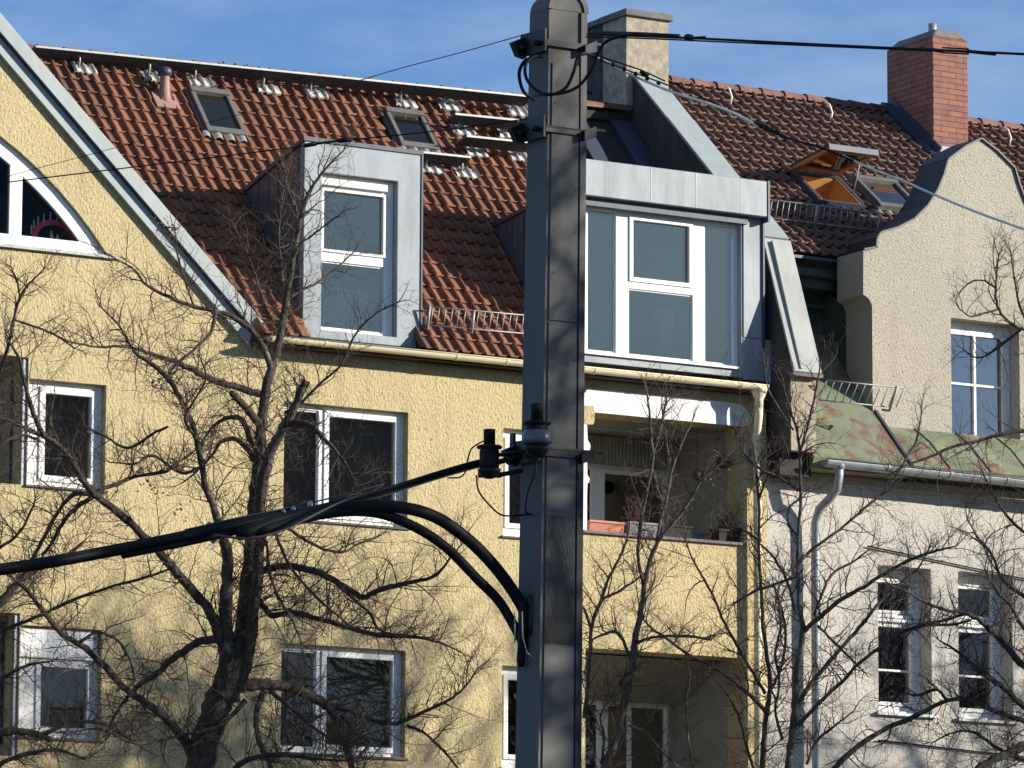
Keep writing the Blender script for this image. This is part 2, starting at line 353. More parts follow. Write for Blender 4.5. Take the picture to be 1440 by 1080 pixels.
def room_box(parent, x0, x1, z0, z1, y, d=1.3, mat='roomd', name='interior'):
    e = .06; mb = MB()
    mb.box(x0-e, x1+e, y+d, y+d+.02, z0-e, z1+e); mb.box(x0-e, x0-e+.02, y, y+d, z0-e, z1+e); mb.box(x1+e-.02, x1+e, y, y+d, z0-e, z1+e)
    mb.box(x0-e+.02, x1+e-.02, y, y+d, z0-e, z0-e+.02); mb.box(x0-e+.02, x1+e-.02, y, y+d, z1+e-.02, z1+e); return mb.build(name, mat, parent)
def window(parent, x0, x1, z0, z1, yf, bays, fl=.06, glassm='glass', room='room', curtain=None, sill=None, name='window', fb=None, ft=None, mat='white', rd=1.2, ry=None):
    """bays: list of (xa, xb, za, zb, sash_width); 0 sash = fixed pane"""
    f = MB(); holes = [rect(a, b, c, d) for a, b, c, d, s in bays]
    f.prism(rect(x0, x1, z0, z1), 'y', yf, yf+.07, holes=holes)
    for a, b, c, d, s in bays:
        if s: f.prism(rect(a+.003, b-.003, c+.003, d-.003), 'y', yf-.018, yf+.05, holes=[rect(a+s, b-s, c+s, d-s)])
        g = s if s else .018
        if not s: f.prism(rect(a+.001, b-.001, c+.001, d-.001), 'y', yf+.02, yf+.055, holes=[rect(a+g, b-g, c+g, d-g)])
    fr = f.build(name, mat, parent, bevel=.004)
    for a, b, c, d, s in bays:
        g = s if s else .018
        MB().box(a+g-.004, b-g+.004, yf+.026, yf+.034, c+g-.004, d-g+.004).build('pane', glassm, fr)
    room_box(fr, x0, x1, z0, z1, (yf+.075 if ry is None else ry), rd, room)
    if curtain:
        for q in curtain: curtain_mesh(q[0], q[1], q[2], q[3], yf+(.12 if len(q) < 5 else .17)).build('curtain', 'curtain' if len(q) < 5 else 'sheer', fr)
    if sill: MB().box(x0-.03, x1+.03, sill, yf-.001, z0-.028, z0-.004).build('sill', 'grate', fr, bevel=.003)
    return fr
def X(px, py, y=0): return onY(px, py, y).x
def Z(px, py, y=0): return onY(px, py, y).z
def half_gutter(name, mat, parent, x0, x1, y, z, r, joints=(), z1=None):
    mb = MB(); n = 14; z1 = z if z1 is None else z1
    arc = [(math.cos(math.pi+math.pi*i/n), math.sin(math.pi+math.pi*i/n)) for i in range(n+1)]
    poly = [(r*a, r*b) for a, b in arc]+[(r*.9*a, r*.9*b) for a, b in reversed(arc)]
    vs = [(x0, y+a, z+b) for a, b in poly]+[(x1, y+a, z1+b) for a, b in poly]; m = len(poly)
    mb.add(vs, [(i, (i+1) % m, m+(i+1) % m, m+i) for i in range(m)], False)
    for xx, zz in ((x0, z), (x1, z1)): mb.add([(xx, y+r*a, zz+r*b) for a, b in arc], [tuple(range(n+1))])
    mb.tube([(x0, y-r, z), (x1, y-r, z1)], .009, 6)
    g = mb.build(name, mat, parent)
    for jx in joints:
        jz = z+(z1-z)*(jx-x0)/(x1-x0); b = MB()
        vs = [(jx, y+a*1.09, jz+b_*1.09) for a, b_ in poly]+[(jx+.03, y+a*1.09, jz+b_*1.09) for a, b_ in poly]
        b.add(vs, [(i, (i+1) % m, m+(i+1) % m, m+i) for i in range(m)]+[tuple(range(m)), tuple(range(m, 2*m))[::-1]]); b.build('gutter_bracket', mat, g)
    return g

# ================================================================= YELLOW HOUSE
YH = thing('apartment_house', 'yellow rendered apartment house with red tiled roof and two zinc dormers', 'building')
ROOF = Roof(-.22, 10.66, 50)
fA = onY(0, 17, -.12); fB = onY(370, 452, -.12); gs = (fA.z-fB.z)/(fB.x-fA.x)
XC = -8.74
def gz(x): return fB.z-gs*(abs(x-XC)-(fB.x-XC))       # roof line of the front gable
# arched window outline
ac = Vector((XC, 8.67)); ar = (Vector((-5.13, 11.42))-ac).length
def arch(r, zb, n=28):
    hx = math.sqrt(r*r-(zb-ac.y)**2); a0 = math.acos(hx/r)
    pts = []
    for i in range(n+1):
        a = a0+(math.pi-2*a0)*i/n; pts.append((XC+r*math.cos(a), ac.y+r*math.sin(a)))
    return pts
zb = 11.38
W2 = (-2.92, -1.35, 8.67, 9.97); W3 = (-2.92, -1.36, 6.10, 7.29); W1 = (-6.02, -5.10, 8.81, 9.96); W6 = (-6.06, -5.10, 6.12, 7.30)
W4 = (X(708, 600), X(708, 600)+.72, 8.67, 9.90); W5 = (X(706, 940), X(706, 940)+.75, 6.05, 7.20)
LG = (.985, 3.14, 8.80, 10.17); LG2 = (.985, 3.14, 5.9, 7.46); LL = (-8.3, -6.03, 8.80, 10.18); LL2 = (-8.3, -6.07, 5.9, 7.42)
holes = [rect(*h) for h in (W1, W2, W3, W4, W5, W6, LG, LG2, LL, LL2)]+[arch(ar, zb)]
xe = fB.x-.12
outline = [(-14.2, 0), (3.44, 0), (3.44, 10.55), (xe, 10.55), (xe, gz(xe)-.1), (XC, gz(XC)-.1), (2*XC-xe, gz(xe)-.1), (2*XC-xe, 10.55), (-14.2, 10.55)]
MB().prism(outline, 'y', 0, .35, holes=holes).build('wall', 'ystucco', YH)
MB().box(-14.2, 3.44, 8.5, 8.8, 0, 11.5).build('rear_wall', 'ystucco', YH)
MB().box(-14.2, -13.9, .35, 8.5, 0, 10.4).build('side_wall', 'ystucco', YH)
# gable roof with verge boards
gr = MB()
for sgn in (1, -1):
    x1 = XC+sgn*(fB.x-XC); z1 = fB.z; zt = gz(XC)
    gr.hexa([(x1, -.10, z1-.22), (XC, -.10, zt-.22), (XC, 4.0, zt-.22), (x1, .4, z1-.22)], [(x1, -.10, z1-.03), (XC, -.10, zt-.03), (XC, 4.0, zt-.03), (x1, .4, z1-.03)])
G = gr.build('gable_roof', 'dzinc', YH)
fa = MB(); tr = MB()
for sgn in (1, -1):
    x1 = XC+sgn*(fB.x-XC); z1 = fB.z; zt = gz(XC)
    fa.hexa([(x1, -.12, z1-.21), (XC, -.12, zt-.21), (XC, -.101, zt-.21), (x1, -.101, z1-.21)], [(x1, -.12, z1), (XC, -.12, zt), (XC, -.101, zt), (x1, -.101, z1)])
    tr.hexa([(x1-sgn*.12, -.06, z1-.40+.115), (XC, -.06, zt-.40), (XC, -.002, zt-.40), (x1-sgn*.12, -.002, z1-.40+.115)], [(x1-sgn*.12, -.06, z1-.225+.115), (XC, -.06, zt-.225), (XC, -.002, zt-.225), (x1-sgn*.12, -.002, z1-.225+.115)])
fa.build('verge_board', 'zincg', G, bevel=.006); tr.build('verge_trim', 'zincg', G)
# arched window
aw = MB()
outer = arch(ar-.004, zb+.004); inner_r = ar-.17; zi = zb+.135
def bay(xa, xb):
    pts = [(xa, zi), (xb, zi)]; n = 14
    zt = lambda x: ac.y+math.sqrt(max(0, inner_r**2-(x-XC)**2))
    if zt(xb) < zi: xb = XC+math.sqrt(inner_r**2-(zi-ac.y)**2)-.01; pts[1] = (xb, zi)
    for i in range(n+1):
        x = xb+(xa-xb)*i/n; z = zt(x)
        if z > zi+.003: pts.append((x, z))
    return pts
bb = [bay(-6.12, -5.2), bay(-7.25, -6.27), bay(-8.65, -7.4), bay(-10.1, -8.83)]
bb.append([(2*XC-x, z) for x, z in bb[1]][::-1]); bb.append([(2*XC-x, z) for x, z in bb[0]][::-1]); bb[3] = [(2*XC-x, z) for x, z in bb[2]][::-1]
aw.prism(outer, 'y', .05, .12, holes=bb)
AW = aw.build('arched_window', 'white', YH, bevel=.004)
for b in bb: MB().prism(b, 'y', .08, .087).build('pane', 'glassa', AW)
MB().box(XC-3.75, XC+3.75, -.05, .05, zb-.03, zb+.003).build('sill', 'steel', AW)
rb_ = MB(); rb_.prism(arch(ar+.08, zb-.04), 'y', .352, 1.1, holes=[arch(ar+.03, zb-.01)]); rb_.prism(arch(ar+.08, zb-.04), 'y', 1.101, 1.13); rb_.build('interior', 'roomd', AW)
MB().box(XC-3.6, XC+3.6, .125, .34, zb+.005, zb+.11).build('sill_board', 'white', AW)
# main roof
DL = dict(x0=-2.735, x1=-1.24, yj=1.38); DR = dict(x0=.50, x1=3.36, yj=1.35)
SKY_Y = []
for (tl, br_, bl) in (((268, 122), (347, 186), (290, 182)), ((540, 151), (618, 207), (566, 203))):
    x0, t1 = ROOF.hit(*tl, .1); xb, t0 = ROOF.hit(*bl, .1); x1, _ = ROOF.hit(*br_, .1); SKY_Y.append(((x0+xb)/2, x1, t0, t1))
def skipY(x, t):
    y = ROOF.y0+t*ROOF.c
    if x > 2.36: return True
    for (a, b, c, d) in SKY_Y:
        if a < x < b and c+.06 < t < d-.1: return True
    if ROOF.z0+t*ROOF.s < gz(x)-.1 and x < fB.x: return True
    if DL['x0']+.03 < x < DL['x1']-.03 and y < 1.36: return True
    if DR['x0']+.03 < x and y < 1.3: return True
    return False
pA = ROOF.hit(50, 74); pB = ROOF.hit(735, 143)
def ridgeY(x): return pA[1]+(pB[1]-pA[1])*(x-pA[0])/(pB[0]-pA[0])
RF = tile_roof(ROOF, -7.6, 3.5, .0, 5.2, 'roof', 'tile', YH, skip=skipY, ridge=ridgeY)
rb = MB(); y1 = ROOF.P(0, ridgeY(3.4)-.02, 0)
poly = [(ROOF.P(0, .02, -.05).y, ROOF.P(0, .02, -.05).z), (y1.y, y1.z-.07), (8.6, 10.7), (8.6, 10.5), (3.2, 13.5), (.0, 10.45)]
# underlay in pieces so the dormer openings stay clear
def under(x0, x1, t0, z=0): 
    m = MB(); 
    ta = [ROOF.P(x0, t0, -.03), ROOF.P(x1, t0, -.03), ROOF.P(x1, ridgeY(x1)-.08, -.03), ROOF.P(x0, ridgeY(x0)-.08, -.03)]
    return ta, [p-Vector((0, -.06, .12)) for p in ta]
ub = MB()
for x0, x1, t0 in ((-7.6, fB.x-.02, 3.0), (fB.x-.02, DL['x0']+.05, .02), (DL['x0']+.05, DL['x1']-.05, 2.3), (DL['x1']-.05, DR['x0']+.05, .02), (DR['x0']+.05, 2.38, 2.25)):
    a, b = under(x0, x1, t0); ub.hexa(b, a)
for x0, x1 in ((-7.6, 3.49),):
    p0 = ROOF.P(x0, ridgeY(x0), 0); p1 = ROOF.P(x1, ridgeY(x1), 0)
    ub.hexa([(x0, p0.y, p0.z-.12), (x1, p1.y, p1.z-.12), (x1, 8.7, 10.4), (x0, 8.7, 10.4)], [(x0, p0.y, p0.z-.02), (x1, p1.y, p1.z-.02), (x1, 8.8, 10.5), (x0, 8.8, 10.5)])
ub.build('roof_deck', 'darkwood', YH)
rd = MB(); x = -6.4
while x < 3.4:
    a = ROOF.P(x, ridgeY(x)+.02, .03); b = ROOF.P(x+.36, ridgeY(x+.36)+.02, .03); n = 8; vs = []
    for i in range(n+1):
        an = math.pi*i/n
        vs.append(a+Vector((0, -.10*math.cos(an)+.05, .095*math.sin(an)-.02))); vs.append(b+Vector((0, -.085*math.cos(an)+.05, .080*math.sin(an)-.02+.0)))
    rd.add(vs, [(2*i, 2*i+2, 2*i+3, 2*i+1) for i in range(n)]+[tuple(2*i for i in range(n+1))], True, at=random.random())
    x += .34
rd.build('ridge_capping', 'ridge', RF)
# gutter and eave
gut = half_gutter('gutter', 'ywood', YH, -3.27, 3.27, -.29, 10.625, .062, (-2.6, -.92, -.27, .9, 1.9, 2.9))
e = MB(); e.box(xe+.02, 3.44, -.22, .30, 10.552, 10.59); e.build('eaves_board', 'darkwood', YH)
# skylights (pixel corners give their place on the roof plane)
for (tl, br_, bl) in (((268, 122), (347, 186), (290, 182)), ((540, 151), (618, 207), (566, 203))):
    x0, t1 = ROOF.hit(*tl, .1); xb, t0 = ROOF.hit(*bl, .1); x1, _ = ROOF.hit(*br_, .1)
    skylight(YH, ROOF, (x0+xb)/2, x1, t0, t1, 'glassd', blind=(tl[0] > 400))
# clay vent pipe
vx, vt = ROOF.hit(231, 146); vp = ROOF.P(vx, vt, 0); v = MB()
v.lathe(vp, [(.07, -.05), (.065, .16), (.06, .17), (.055, .33), (.06, .34)], 14)
VP = v.build('vent_pipe', 'pinkpipe', YH); v = MB(); v.lathe(vp+Vector((0, 0, .33)), [(.08, .0), (.085, .07), (.05, .10)], 14); v.build('cowl', 'dzinc', VP)
v = MB(); roof_quad(v, ROOF, vx-.15, vx+.15, vt-.14, vt+.12, .035, .06); v.build('base_plate', 'pinkpipe', VP)
# roof walkways
def bracket(parent, pt, pb, roof, leg=True):
    x, t = roof.hit(*pb, .05); foot = roof.P(x, t, .05); top = onX(pt[0], pt[1], x)
    m = MB(); mid = foot.lerp(top, .45)+Vector((0, -.02, 0)); m.tube([foot, mid, top+Vector((0, 0, -.01))], .014, 6)
    back = Vector((x, top.y+.30, top.z-.03)); m.tube([top, back], .012, 6)
    m.tube([foot+Vector((0, .12, .14)), back], .010, 6)
    b = m.build('walkway_bracket', 'steel', parent)
    f = MB(); per = .157; n = 22; vs = []
    for i in range(n+1):
        xx = x-.07+i*.30/n; h = .052+.028*max(0, math.sin(2*math.pi*(xx)/(per*.75)))
        vs += [roof.P(xx, t+.13, h), roof.P(xx, t-.05, h+.02), roof.P(xx, t-.055, h-.02)]
    f.add(vs, [q for i in range(n) for q in ((3*i, 3*i+3, 3*i+4, 3*i+1), (3*i+1, 3*i+4, 3*i+5, 3*i+2))], True); f.build('base_tile', 'steel', b)
def walkway(pa, pb, y, brs, width=.27, name='roof_walkway'):
    a = onY(*pa, y); b = onY(*pb, y); m = MB()
    d = (b-a)
    m.hexa([a+Vector((0, 0, -.02)), b+Vector((0, 0, -.02)), b+Vector((0, .012, -.02)), a+Vector((0, .012, -.02))], [a, b, b+Vector((0, .012, 0)), a+Vector((0, .012, 0))])
    n = max(2, int(d.length/.045))
    for k in range(n+1):
        p = a+d*(k/n); m.hexa([(p.x-.006, p.y+.012, p.z-.03), (p.x+.006, p.y+.012, p.z-.03), (p.x+.006, p.y+width, p.z-.075), (p.x-.006, p.y+width, p.z-.075)], [(p.x-.006, p.y+.012, p.z-.004), (p.x+.006, p.y+.012, p.z-.004), (p.x+.006, p.y+width, p.z-.05), (p.x-.006, p.y+width, p.z-.05)])
    for k in range(1, 9):
        q = k*width/8; e1 = Vector((0, q-.004, -.03-.045*q/width)); e2 = Vector((0, q+.004, -.03-.045*q/width)); u_ = Vector((0, 0, .024))
        m.hexa([a+e1, b+e1, b+e2, a+e2], [a+e1+u_, b+e1+u_, b+e2+u_, a+e2+u_])
    o = m.build(name, 'grate', YH)
    f_ = MB(); f_.hexa([a+Vector((0, -.008, -.022)), b+Vector((0, -.008, -.022)), b+Vector((0, -.0005, -.022)), a+Vector((0, -.0005, -.022))], [a+Vector((0, -.008, .002)), b+Vector((0, -.008, .002)), b+Vector((0, -.0005, .002)), a+Vector((0, -.0005, .002))]); f_.build('edge_rail', 'steel', o)
    for pt, pb_ in brs: bracket(o, pt, pb_, ROOF)
    return o
walkway((50, 64), (752, 135), 2.42, [((112, 71), (110, 98)), ((211, 81), (208, 110)), ((275, 87), (273, 116)), ((371, 97), (369, 126)), ((437, 104), (436, 132)), ((564, 117), (562, 146)), ((626, 124), (624, 150)), ((721, 134), (719, 158))])
walkway((640, 159), (741, 169), 2.12, [((646, 160), (643, 185)), ((709, 167), (707, 190))])
walkway((656, 190), (752, 200), 1.85, [((664, 191), (661, 215)), ((728, 198), (725, 222))])
walkway((586, 212), (662, 220), 1.65, [((650, 219), (648, 245)), ((600, 214), (598, 238))])
# snow guard
def snow_guard(parent, a, b, h, step, posts, mat='steel', lean=Vector((0, -.06, 0))):
    m = MB(); up = Vector((0, 0, h))+lean*(h/.2); n = int((b-a).length/step)
    m.tube([a, b], .009, 5); m.tube([a+up, b+up], .009, 5)
    for k in range(n+1):
        p = a.lerp(b, k/n); m.tube([p, p+up], .006, 4)
    o = m.build('snow_guard', mat, parent)
    for k in posts:
        p = a.lerp(b, k); q = MB(); q.tube([p+Vector((0, .12, -.02)), p+Vector((0, -.02, -.05)), p+up*1.02+Vector((0, -.015, 0))], .016, 6); q.build('guard_post', mat, o)
    return o
s0 = ROOF.P(DL['x1']+.02, .62, .12); s1 = ROOF.P(DR['x0']-.03, .62, .12)
a_ = onX(590, 455, DL['x1']+.03)
x_, t_ = ROOF.hit(590, 456, .1); x2_, t2_ = ROOF.hit(734, 468, .1)
snow_guard(YH, ROOF.P(DL['x1']+.03, t_, .1), ROOF.P(DR['x0']+.0, t2_, .1), .20, .085, (.02, .36, .84))
# ---------------- dormers
def dormer_body(x0, x1, yf, zb_, zt, yj, zj, hole, seams, name='dormer', right_to=None, front='zinc'):
    m = MB(); m.prism(rect(x0, x1, zb_, zt), 'y', yf, yf+.10, holes=[rect(*hole)])
    D = m.build(name, front, YH, bevel=.006)
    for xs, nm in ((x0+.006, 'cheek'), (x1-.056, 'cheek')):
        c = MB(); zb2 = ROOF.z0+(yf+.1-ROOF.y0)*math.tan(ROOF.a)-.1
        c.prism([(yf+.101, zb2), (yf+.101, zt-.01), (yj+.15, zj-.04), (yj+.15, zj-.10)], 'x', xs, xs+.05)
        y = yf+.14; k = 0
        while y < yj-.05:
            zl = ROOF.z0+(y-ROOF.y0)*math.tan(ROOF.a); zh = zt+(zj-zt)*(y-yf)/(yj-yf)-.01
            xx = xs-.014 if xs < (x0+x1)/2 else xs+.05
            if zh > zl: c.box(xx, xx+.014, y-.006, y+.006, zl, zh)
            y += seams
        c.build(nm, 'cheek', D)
    r = MB(); r.hexa([(x0-.02, yf-.02, zt-.035), (x1+.02, yf-.02, zt-.035), (x1+.02, yj+.2, zj-.05), (x0-.02, yj+.2, zj-.05)], [(x0-.02, yf-.02, zt+.012), (x1+.02, yf-.02, zt+.012), (x1+.02, yj+.2, zj+.0), (x0-.02, yj+.2, zj+.0)])
    r.build('dormer_roof', 'dzinc', D)
    return D
# left dormer
yf = -.06
lx0, lx1 = DL['x0'], DL['x1']
hx0, hx1 = X(453, 300, yf), X(559, 300, yf)
hz1 = (Z(453, 245, yf)+Z(559, 252, yf))/2; hz0 = 10.80
D1 = dormer_body(lx0, lx1, yf, 10.70, 12.95, 1.38, 12.57, (hx0, hx1, hz0, hz1), .24)
MB().box(lx1+.001, lx1+.022, yf-.012, yf+.12, 10.72, 12.93).build('edge_trim', 'dzinc', D1)
yw = .04; hw = hx1-hx0
zc = Z(500, 366, yw)
bl = hx0+.005; br2 = hx1-.005
xr = hx1-.10
D1W = window(D1, hx0, hx1, hz0, hz1, yw, [(hx0+.035, xr, zc+.055, hz1-.15, .035), (hx0+.02, xr, hz0+.04, zc-.045, 0)], glassm='glassd', room='rooml', name='window_frame', rd=1.0)
MB().box(hx0+.02, hx1-.10, yw-.05, yw-.019, hz1-.125, hz1-.045).build('blind_box', 'cream', D1W, bevel=.006)
rm = MB()
for k in range(16): rm.box(hx0+.03+k*.045, hx0+.062+k*.045, .22, .28, hz0+.03, hz0+.55)
rm.box(hx0+.02, hx0+.76, .235, .26, hz0+.05, hz0+.53); rm.build('radiator', 'radiator', D1W)
# wide dormer
rx0, rx1 = DR['x0'], 3.10
wz1 = 12.60; wz0 = 10.86
D2 = dormer_body(rx0, rx1, yf, 10.74, 12.66, 1.35, 12.5, (rx0+.35, rx1-.02, wz0, wz1), .13)
fm = MB(); fm.box(rx0-.03, 3.36, -.20, .5, 12.655, 13.08); F2 = fm.build('fascia', 'zinc', D2, bevel=.008)
MB().box(3.361, 3.39, -.21, .42, 12.60, 13.085).build('edge_trim', 'dzinc', D2)
for k in range(1, 5): MB().box(rx0+k*.62, rx0+k*.62+.006, -.2035, -.2001, 12.66, 13.075).build('sheet_joint', 'gutterg', F2)
MB().box(rx0+.3, rx1+.04, -.11, -.0605, 12.56, 12.654).build('shutter_box', 'dzinc', D2)
MB().box(rx1+.001, 3.36, -.075, .5, 11.22, 12.652).build('side_panel', 'zinc', D2, bevel=.006)
MB().box(rx1+.001, 3.49, -.07, .5, 10.72, 11.216).build('side_panel', 'zinc', D2, bevel=.006)
MB().box(3.361, 3.385, -.10, .45, 11.12, 12.598).build('edge_trim', 'dzinc', D2)
dy = .02
ww0, ww1 = rx0+.35, rx1-.02
m1a, m1b = X(866, 400, dy), X(884, 400, dy); m2a, m2b = X(974, 400, dy), X(991, 400, dy)
zt0 = Z(925, 405, dy)
lb = X(826, 400, dy)
p2r = X(1031, 400, dy)
D2W = window(D2, ww0, ww1, wz0, wz1, dy, [(lb, m1a, wz0+.03, wz1-.05, 0), (m1b, m2a, zt0+.04, wz1-.07, .055), (m1b, m2a, wz0+.03, zt0-.04, 0), (m2b, p2r, wz0+.03, wz1-.06, 0)],
       glassm='glassd', room='rooml', name='window_frame', rd=1.0, curtain=[(lb, m1a, wz0, wz1)])
lamp = MB(); lx = X(930, 480, .3); lamp.lathe((lx, .3, wz0+.0), [(.10, .0), (.13, .35), (.17, .62), (.16, .63)], 18); lamp.build('floor_vase', 'radiator', D2W)
pt_ = MB(); lx = X(1012, 480, .3); pt_.tube([(lx, .3, wz0), (lx, .3, wz0+.75)], .012, 5); pt_.build('blind_rod', 'dzinc', D2W)
MB().box(ww0, ww1-.05, -.10, dy-.002, wz0-.03, wz0-.003).build('sill', 'white', D2W)
# glazed strip and valley flashings behind the wide dormer
q1 = onX(858, 130, 3.49); q2 = onX(925, 240, 3.49); FV = Roof(q2.y, q2.z, math.degrees(math.atan2(q1.z-q2.z, q1.y-q2.y)))
vf = MB(); FT = (ROOF.P(3, ridgeY(3.0), 0).z-.02-FV.z0)/FV.s; roof_quad(vf, FV, 2.38, 3.49, -.9, FT, -.25, 0); BR = vf.build('rear_roof', 'darkwood', D2)
for (a, b, mt, nm) in ((3.18, 3.48, 'dzinc', 'valley_flashing'), (2.55, 2.78, 'dzinc', 'valley_flashing')):
    q = MB(); roof_quad(q, FV, a, b, -.9, FT-.02, .003, .05); q.build(nm, mt, BR)
for a, b in ((1.5, 1.6), (1.05, 1.1)):
    q = MB(); roof_quad(q, FV, 2.80, 3.16, a, b, .004, .06); q.build('glazing_bar', 'dzinc', BR)

# ---------------- windows of the yellow wall
def two_bay(w, mul, name='window', split=.26, curtain=None, **k):
    x0, x1, z0, z1 = w; yw = .10
    xm = x0+(x1-x0)*split
    return window(YH, x0, x1, z0, z1, yw, [(x0+.045, xm-.03, z0+.06, z1-.06, 0), (xm+.03, x1-.05, z0+.045, z1-.045, .065)], room='room', curtain=curtain, sill=-.03, name=name, ry=.36, **k)
two_bay(W2, 0, split=.33, curtain=[(W2[0]+.02, W2[0]+.28, W2[2], W2[3]-.3), (W2[0]+.3, W2[1], W2[2], W2[3], 1)])
two_bay(W3, 0, split=.33, curtain=[(W3[0]+.02, W3[1], W3[2], W3[3], 1)])
window(YH, *W1, .10, [(W1[0]+.17, W1[1]-.06, W1[2]+.06, W1[3]-.06, .07)], room='room', curtain=[(W1[0], W1[1], W1[2], W1[3])], sill=-.03, ry=.36)
w6 = window(YH, *W6, .10, [(W6[0]+.23, W6[1]-.06, W6[2]+.06, W6[3]-.36, .06)], room='roomd', sill=-.03, ry=.36)
MB().box(W6[0]+.02, W6[1]-.02, .06, .098, W6[3]-.33, W6[3]-.01).build('blind_box', 'white', w6, bevel=.005)
window(YH, *W4, .10, [(W4[0]+.07, W4[1]-.06, W4[2]+.1, W4[3]-.09, .06)], room='room', curtain=[(W4[0], W4[1], W4[2], W4[3])], sill=-.03, ry=.36)
window(YH, *W5, .10, [(W5[0]+.07, W5[1]-.06, W5[2]+.1, W5[3]-.09, .06)], room='room', sill=-.03, ry=.36)

# ---------------- loggias
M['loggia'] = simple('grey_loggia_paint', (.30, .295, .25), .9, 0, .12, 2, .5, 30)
M['shade'] = simple('olive_screen', (.24, .23, .18), .95, 0, .2, 5, .5, 80)
def loggia(r, depth, wins, name='loggia'):
    x0, x1, z0, z1 = r; y0, y1 = .352, depth; t = .06; m = MB()
    m.box(x0-t, x0, y0, y1, z0-t, z1+t); m.box(x1, x1+t, y0, y1, z0-t, z1+t)
    m.box(x0, x1, y0, y1, z1, z1+t); m.box(x0, x1, y0, y1, z0-t, z0)
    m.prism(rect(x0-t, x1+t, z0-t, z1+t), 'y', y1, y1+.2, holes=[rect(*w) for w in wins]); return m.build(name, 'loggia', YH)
y1 = 1.45
bw = (LG[0]+.02, 3.07, LG[2]+.02, Z(880, 655, y1))
Lg = loggia(LG, y1, [bw])
xa, xb_, xc_ = X(836, 700, y1), X(848, 700, y1), X(955, 700, y1)
window(Lg, *bw, y1+.05, [(bw[0]+.04, X(836, 700, y1), bw[2]+.05, bw[3]-.05, 0), (X(847, 700, y1), bw[1]-.03, bw[2]+.03, bw[3]-.05, .055)], room='room', glassm='glassb', name='window', mat='white')
m = MB(); m.box(LG[0]+.01, LG[1]-.01, .5, .53, LG[3]-.10, LG[3]-.075); m.build('curtain_rail', 'steel', Lg)
m = curtain_mesh(LG[0]+.02, X(955, 620, 1.2), Z(880, 652, 1.2), LG[3]-.03, 1.3, .006, .05); m.build('sun_screen', 'shade', Lg)
y2 = 1.45
bw2 = (LG2[0]+.02, 3.05, LG2[2]+.02, Z(880, 985, y2))
Lg2 = loggia(LG2, y2, [bw2])
window(Lg2, *bw2, y2+.05, [(bw2[0]+.04, X(845, 1040, y2), bw2[2]+.05, bw2[3]-.05, 0), (X(858, 1040, y2), X(888, 1040, y2), bw2[2]+.03, bw2[3]-.05, 0), (X(891, 1040, y2), bw2[1]-.03, bw2[2]+.03, bw2[3]-.05, 0)], room='room', glassm='glass', name='window', mat='white')
m = MB()
vs = []
for i in range(9):
    a = i/8; vs += [(LG2[0]+.25-.20*a*a, .40+.95*a, LG2[3]-.02-.42*a), (LG2[1]-.02, .40+.95*a, LG2[3]-.02-.42*a)]
m.add(vs, [(2*i, 2*i+1, 2*i+3, 2*i+2) for i in range(8)], True); m.build('awning', 'shade', Lg2)
for r in (LL, LL2):
    lo_ = loggia(r, 1.3, [(r[0]+.1, r[1]-.3, r[2]+.05, r[3]-.35)])
    window(lo_, r[0]+.1, r[1]-.3, r[2]+.05, r[3]-.35, 1.35, [(r[0]+.2, r[0]+1.0, r[2]+.12, r[3]-.45, 0), (r[0]+1.1, r[1]-.4, r[2]+.12, r[3]-.45, .05)], room='roomd', mat='loggia', rd=.8)
    MB().box(r[1]-.05, r[1]-.002, .02, .10, r[2], r[3]-.02).build('corner_post', 'gutterg', lo_)
# parapet capping, lintel, pier
MB().box(LG[0]-.06, 3.16, -.045, .36, LG[2]-.03, LG[2]+.003).build('parapet_capping', 'coping', YH, bevel=.005)
lt = [(.93, 10.171)]+[(3.13, 10.171), (3.19, 10.20), (3.22, 10.28), (3.20, 10.36), (3.12, 10.42), (3.0, 10.44)]+[(.99, 10.44), (.97, 10.40), (.93, 10.36)]
ln = MB().prism(lt, 'y', -.022, -.001); ln.build('lintel', 'wplaster', YH)
bx = 1.005; pr = [(.90, 8.80), (.985, 8.80)]
zz = 8.80; k = 0
import itertools
right = []
for z, dx in ((8.9, .0), (9.2, .0), (9.34, .006), (9.36, .03), (9.40, .035), (9.44, .005), (9.60, .0), (9.70, .0), (9.72, .03), (9.76, .045), (9.80, .04), (9.84, .008), (9.99, .0), (10.02, .0)): right.append((.984+dx, z))
MB().prism([(.86, 8.80), (.984, 8.80)]+right+[(.86, 10.02)], 'y', -.03, -.001).build('pilaster', 'white', YH)
MB().prism([(.84, 10.025), (1.06, 10.025), (1.08, 10.06), (1.08, 10.24), (.84, 10.24)], 'y', -.035, .12).build('pilaster_cap', 'ystucco', YH)
# downpipe
dx = 3.33
d = MB(); d.lathe((3.17, -.29, 10.5), [(.045, -.16), (.05, -.05), (.085, .03), (.095, .07), (.095, .09)], 14)
path = [(3.17, -.29, 10.36), (3.17, -.285, 10.28), (3.185, -.24, 10.17), (3.22, -.16, 10.03), (3.25, -.12, 9.93), (3.26, -.11, 9.8), (3.26, -.11, 0)]
d.tube(path, .047, 14)
for z in (9.4, 7.7, 6.6): d.lathe((3.26, -.11, z), [(.052, 0), (.056, .005), (.056, .03), (.052, .035)], 14)
d.build('downpipe', 'ywood', YH)
MB().box(3.345, 3.44, -.03, -.001, 0, 10.35).build('corner_strip', 'ystucco', YH)
